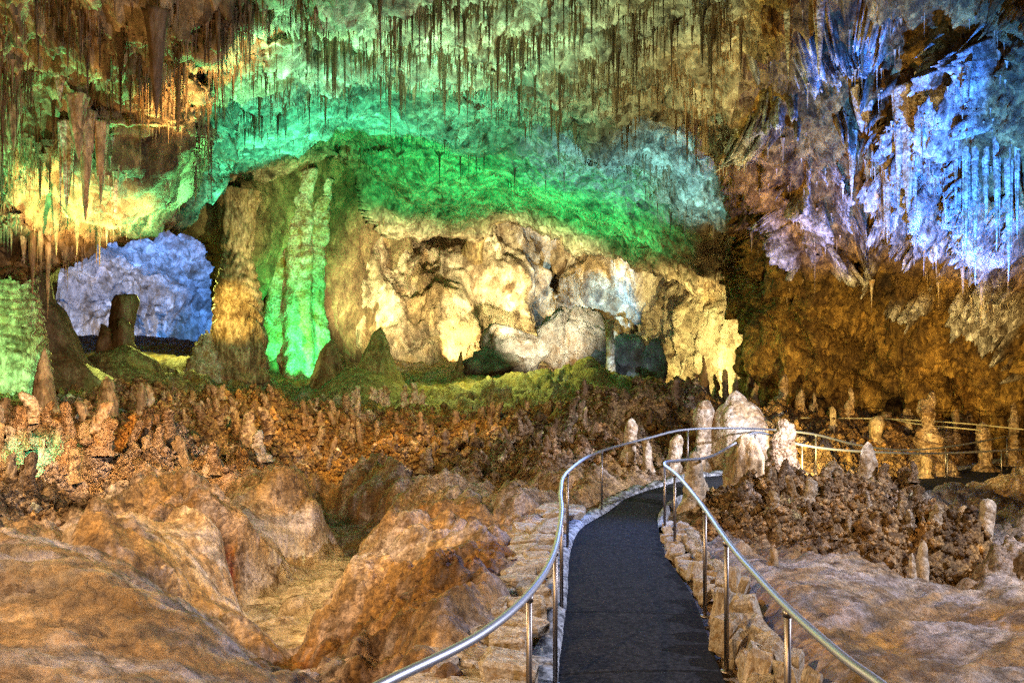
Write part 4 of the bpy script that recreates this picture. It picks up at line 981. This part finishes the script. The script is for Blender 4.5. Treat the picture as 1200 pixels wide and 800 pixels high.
LM_LEFT = [(183, 80, 'beside the massive brown fluted one'), (92, 150, 'near the grey sided conical one'), (40, 60, 'in the dark upper corner of left ceiling mass'), (16, 150, 'next to the tapering pale one'), (100, 235, 'among the amber lit draperies'), (192, 205, 'near the translucent grey drapery stalactite'), (250, 50, 'by the green ceiling band'), (130, 40, 'above the orange lit patch of ceiling')]
LM_HIGH = [(300, 30, 'on the ridge above the banded column'), (420, 30, 'on the ridge above the olive cone'), (540, 30, 'on the ridge above the rock rib arch'), (660, 30, 'on the ridge above the grey boulders'), (780, 40, 'where the ceiling meets the blue lit wall')]
LM_DOME = [(330, 130, 'on the green ledge above the banded column'), (470, 110, 'on the green ledge above the olive cone'), (600, 150, 'on the green ledge above the rock rib arch'), (740, 200, 'on the cyan lit band above the boulders'), (830, 200, 'on the pale ceiling beside the brown wall')]
LM_WALL = [(1064, 150, 'beside the broad blue fluted drapery'), (945, 240, 'in the lavender patch of the right wall'), (950, 40, 'by the slanting blue stalactite'), (1170, 100, 'in the bright blue patch of right wall'), (1185, 300, 'low on the blue coated right wall'), (880, 120, 'on brown rock where the wall meets ceiling')]


def near_phrase(lm, x, y): return min(lm, key=lambda a: (a[0] - x) ** 2 + (a[1] - y) ** 2)[2]


def st_zone(k):
    x, y = q[idx[k]]
    size = ('long' if lenpx[k] > 50 else 'medium length' if lenpx[k] > 38 else 'short') + (' thick' if R_[k] / L_[k] > .031 else ' thin')
    if wallmask[idx[k]] > .5:
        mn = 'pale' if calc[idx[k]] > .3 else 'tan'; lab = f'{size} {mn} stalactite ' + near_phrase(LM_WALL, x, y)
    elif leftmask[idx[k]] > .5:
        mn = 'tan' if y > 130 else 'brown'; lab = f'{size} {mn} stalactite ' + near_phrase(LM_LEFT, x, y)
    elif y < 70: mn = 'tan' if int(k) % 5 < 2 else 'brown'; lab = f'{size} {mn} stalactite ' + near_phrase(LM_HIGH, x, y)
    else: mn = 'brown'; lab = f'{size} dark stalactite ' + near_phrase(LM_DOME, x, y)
    return (lab, 'stalactites ' + lab.split(' stalactite ', 1)[1] + ', ' + size, mn)


for k in big:
    lab, grp, mn = st_zone(k)
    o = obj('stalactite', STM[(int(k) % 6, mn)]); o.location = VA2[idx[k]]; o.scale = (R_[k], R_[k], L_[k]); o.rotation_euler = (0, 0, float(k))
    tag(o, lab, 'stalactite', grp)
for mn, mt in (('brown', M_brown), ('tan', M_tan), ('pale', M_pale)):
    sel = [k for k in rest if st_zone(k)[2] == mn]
    base, bf = stal_verts(3, 5, [(-.15, 3.8), (.05, 1.5), (.45, .7), (1, .05)])
    bf = np.array(bf); rot = rng.uniform(0, 6.28, len(sel))
    A = np.stack([np.cos(rot), np.sin(rot)], 1)
    X = base[None, :, 0] * A[:, :1] - base[None, :, 1] * A[:, 1:]; Y = base[None, :, 0] * A[:, 1:] + base[None, :, 1] * A[:, :1]
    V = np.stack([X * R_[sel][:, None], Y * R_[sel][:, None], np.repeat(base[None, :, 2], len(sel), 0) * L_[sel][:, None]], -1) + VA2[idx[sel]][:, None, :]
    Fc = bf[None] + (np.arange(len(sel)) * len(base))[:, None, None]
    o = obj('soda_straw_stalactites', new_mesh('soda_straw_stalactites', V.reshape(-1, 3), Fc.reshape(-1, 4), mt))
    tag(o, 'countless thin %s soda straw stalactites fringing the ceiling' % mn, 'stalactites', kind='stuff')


# named hanging formations: px, ytop, ytip, D offset towards the viewer, width px
def hang(name, label, cat, px, yt, yb, wpx, mat, seed, group=None, prof=None, nearer=0.4, flute=.15, folds=0):
    i = int(np.argmin(np.abs(ay - yt))); j = int(np.argmin(np.abs(ax - px))); b = VG[i, j]
    D = b[1] - nearer; top = P(px, yt, D); tip = P(px, yb, D)
    prof = prof or [(0, .01), (.04, .06), (.2, .14), (.45, .26), (.7, .36), (.9, .46), (1, .55)]
    V, Fc = formation(seed, prof, nseg=28, nring=34, asp=2.5, lump=.14, lump_sc=2.5, flute=flute, bend=.03)
    rr_ = random.Random(seed)
    for e in range(folds):                                      # extra folds fused to the first
        V1, F1 = formation(seed + 50 + e, prof, nseg=16, nring=24, asp=2.5, lump=.14, lump_sc=2.5, flute=.2, bend=.04)
        k_ = rr_.uniform(.25, .5); V1 = V1 * np.array([k_, k_ * .7, rr_.uniform(.55, 1.05)]); V1[:, 2] += 1 - V1[:, 2].max()
        V1[:, 0] += rr_.uniform(-1, 1) * .42 * max(p[1] for p in prof) * 2 * .8; V1[:, 1] += rr_.uniform(-.2, .1)
        Fc = list(Fc) + [tuple(i + len(V) for i in f) for f in F1]; V = np.vstack([V, V1])
    L = top.z - tip.z; s = wpx / F * D / 2 / max(p[1] for p in prof)
    o = obj(name, new_mesh(name, V * np.array([s, s, L * 1.08]), Fc, mat)); o.location = tip; tag(o, label, cat, group); return o


H = 'stalactite'
hang(H, 'massive dark brown fluted stalactite of the left ceiling', H, 183, 22, 140, 30, M_brown, 201, nearer=1.2)
hang(H, 'grey sided conical stalactite left of the massive brown one', H, 92, 118, 188, 28, M_tan, 202, nearer=.8)
hang(H, 'stubby pale stalactite above the amber drapery', H, 70, 82, 120, 16, M_pale, 203, nearer=.7)
hang(H, 'tapering pale stalactite at the left edge of the ceiling', H, 16, 118, 178, 22, M_tan, 204, nearer=.6)
hang(H, 'orange lit stalactite right of the massive brown one', H, 200, 60, 135, 14, M_tan, 205, nearer=.8)
hang(H, 'translucent grey drapery stalactite at the end of the left mass', H, 192, 180, 230, 18, M_pale, 206, nearer=.8)
hang(H, 'gold pointed drapery stalactite beside the grey one', H, 155, 190, 235, 20, M_tan, 207, nearer=.7)
hang(H, 'long yellow column like stalactite reaching before the blue chamber', H, 56, 250, 372, 11, M_tan, 208, nearer=.6)
hang(H, 'long thin brown stalactite before the blue chamber', H, 113, 235, 310, 6, M_brown, 209, nearer=.5)
hang(H, 'reddish brown curtain stalactite above the dark buttress', H, 38, 250, 345, 16, M_brown, 210, nearer=.7)
hang(H, 'dark slender stalactite crossing the green ceiling band', H, 256, 0, 90, 9, M_brown, 211, nearer=.8)
for k, (x, yt, yb, w) in enumerate(((78, 150, 245, 22), (100, 140, 260, 24), (118, 150, 240, 18), (135, 190, 262, 12), (66, 220, 300, 12), (90, 225, 300, 10), (28, 255, 310, 14), (48, 240, 318, 12), (146, 215, 268, 9), (125, 225, 290, 7), (165, 225, 285, 6))):
    lb = f"{'wide' if w > 15 else 'narrow'} {'long' if yb - yt > 76 else 'short'} amber lit {'tan' if k % 3 else 'pale'} drapery on the rim of left ceiling mass"; hang('drapery', lb, 'drapery', x, yt, yb, w, M_tan if k % 3 else M_pale, 215 + k, lb.split(' drapery')[0] + ' draperies', nearer=.5, folds=3)
hang('drapery', 'broad blue white fluted drapery on the right wall', 'drapery', 1064, 112, 250, 34, M_pale, 230, nearer=.6, folds=9, flute=.25)
hang('drapery', 'blue lit shield shaped drapery left of the broad fluted one', 'drapery', 1010, 106, 156, 26, M_pale, 231, nearer=.6, folds=4)
hang(H, 'long pale blue stalactite high on the right wall', H, 924, -10, 92, 16, M_pale, 232, nearer=.7)
hang(H, 'slanting blue stalactite beside the brown rock of right wall', H, 960, -5, 92, 18, M_pale, 233, nearer=.7)
hang(H, 'lone slender blue stalactite above the bright patch', H, 1173, -10, 38, 10, M_pale, 234, nearer=.5)
hang('drapery', 'narrow blue drapery on the lower right wall', 'drapery', 1040, 185, 285, 16, M_pale, 235, nearer=.5, folds=5)
hang(H, 'purple blue stalactite pair member on brown rock', H, 998, 160, 235, 12, M_pale, 236, nearer=.5)
for k, (x, yt, yb, w) in enumerate(((1108, 150, 270, 12), (1120, 145, 250, 9), (1132, 150, 300, 12), (1143, 140, 335, 10), (1155, 150, 260, 12), (1168, 145, 300, 10), (1182, 150, 330, 14), (1192, 140, 280, 10), (1095, 160, 230, 9), (1150, 260, 375, 8), (1128, 270, 345, 10))):
    lb = f"{'very long' if yb - yt > 145 else 'long' if yb - yt > 105 else 'short'} {'broad' if w > 10 else 'thin'} blue drapery in curtain row on the right wall"; hang('drapery', lb, 'drapery', x, yt, yb, w, M_pale, 240 + k, lb.split(' in ')[0] + ' row', nearer=.6, folds=2)
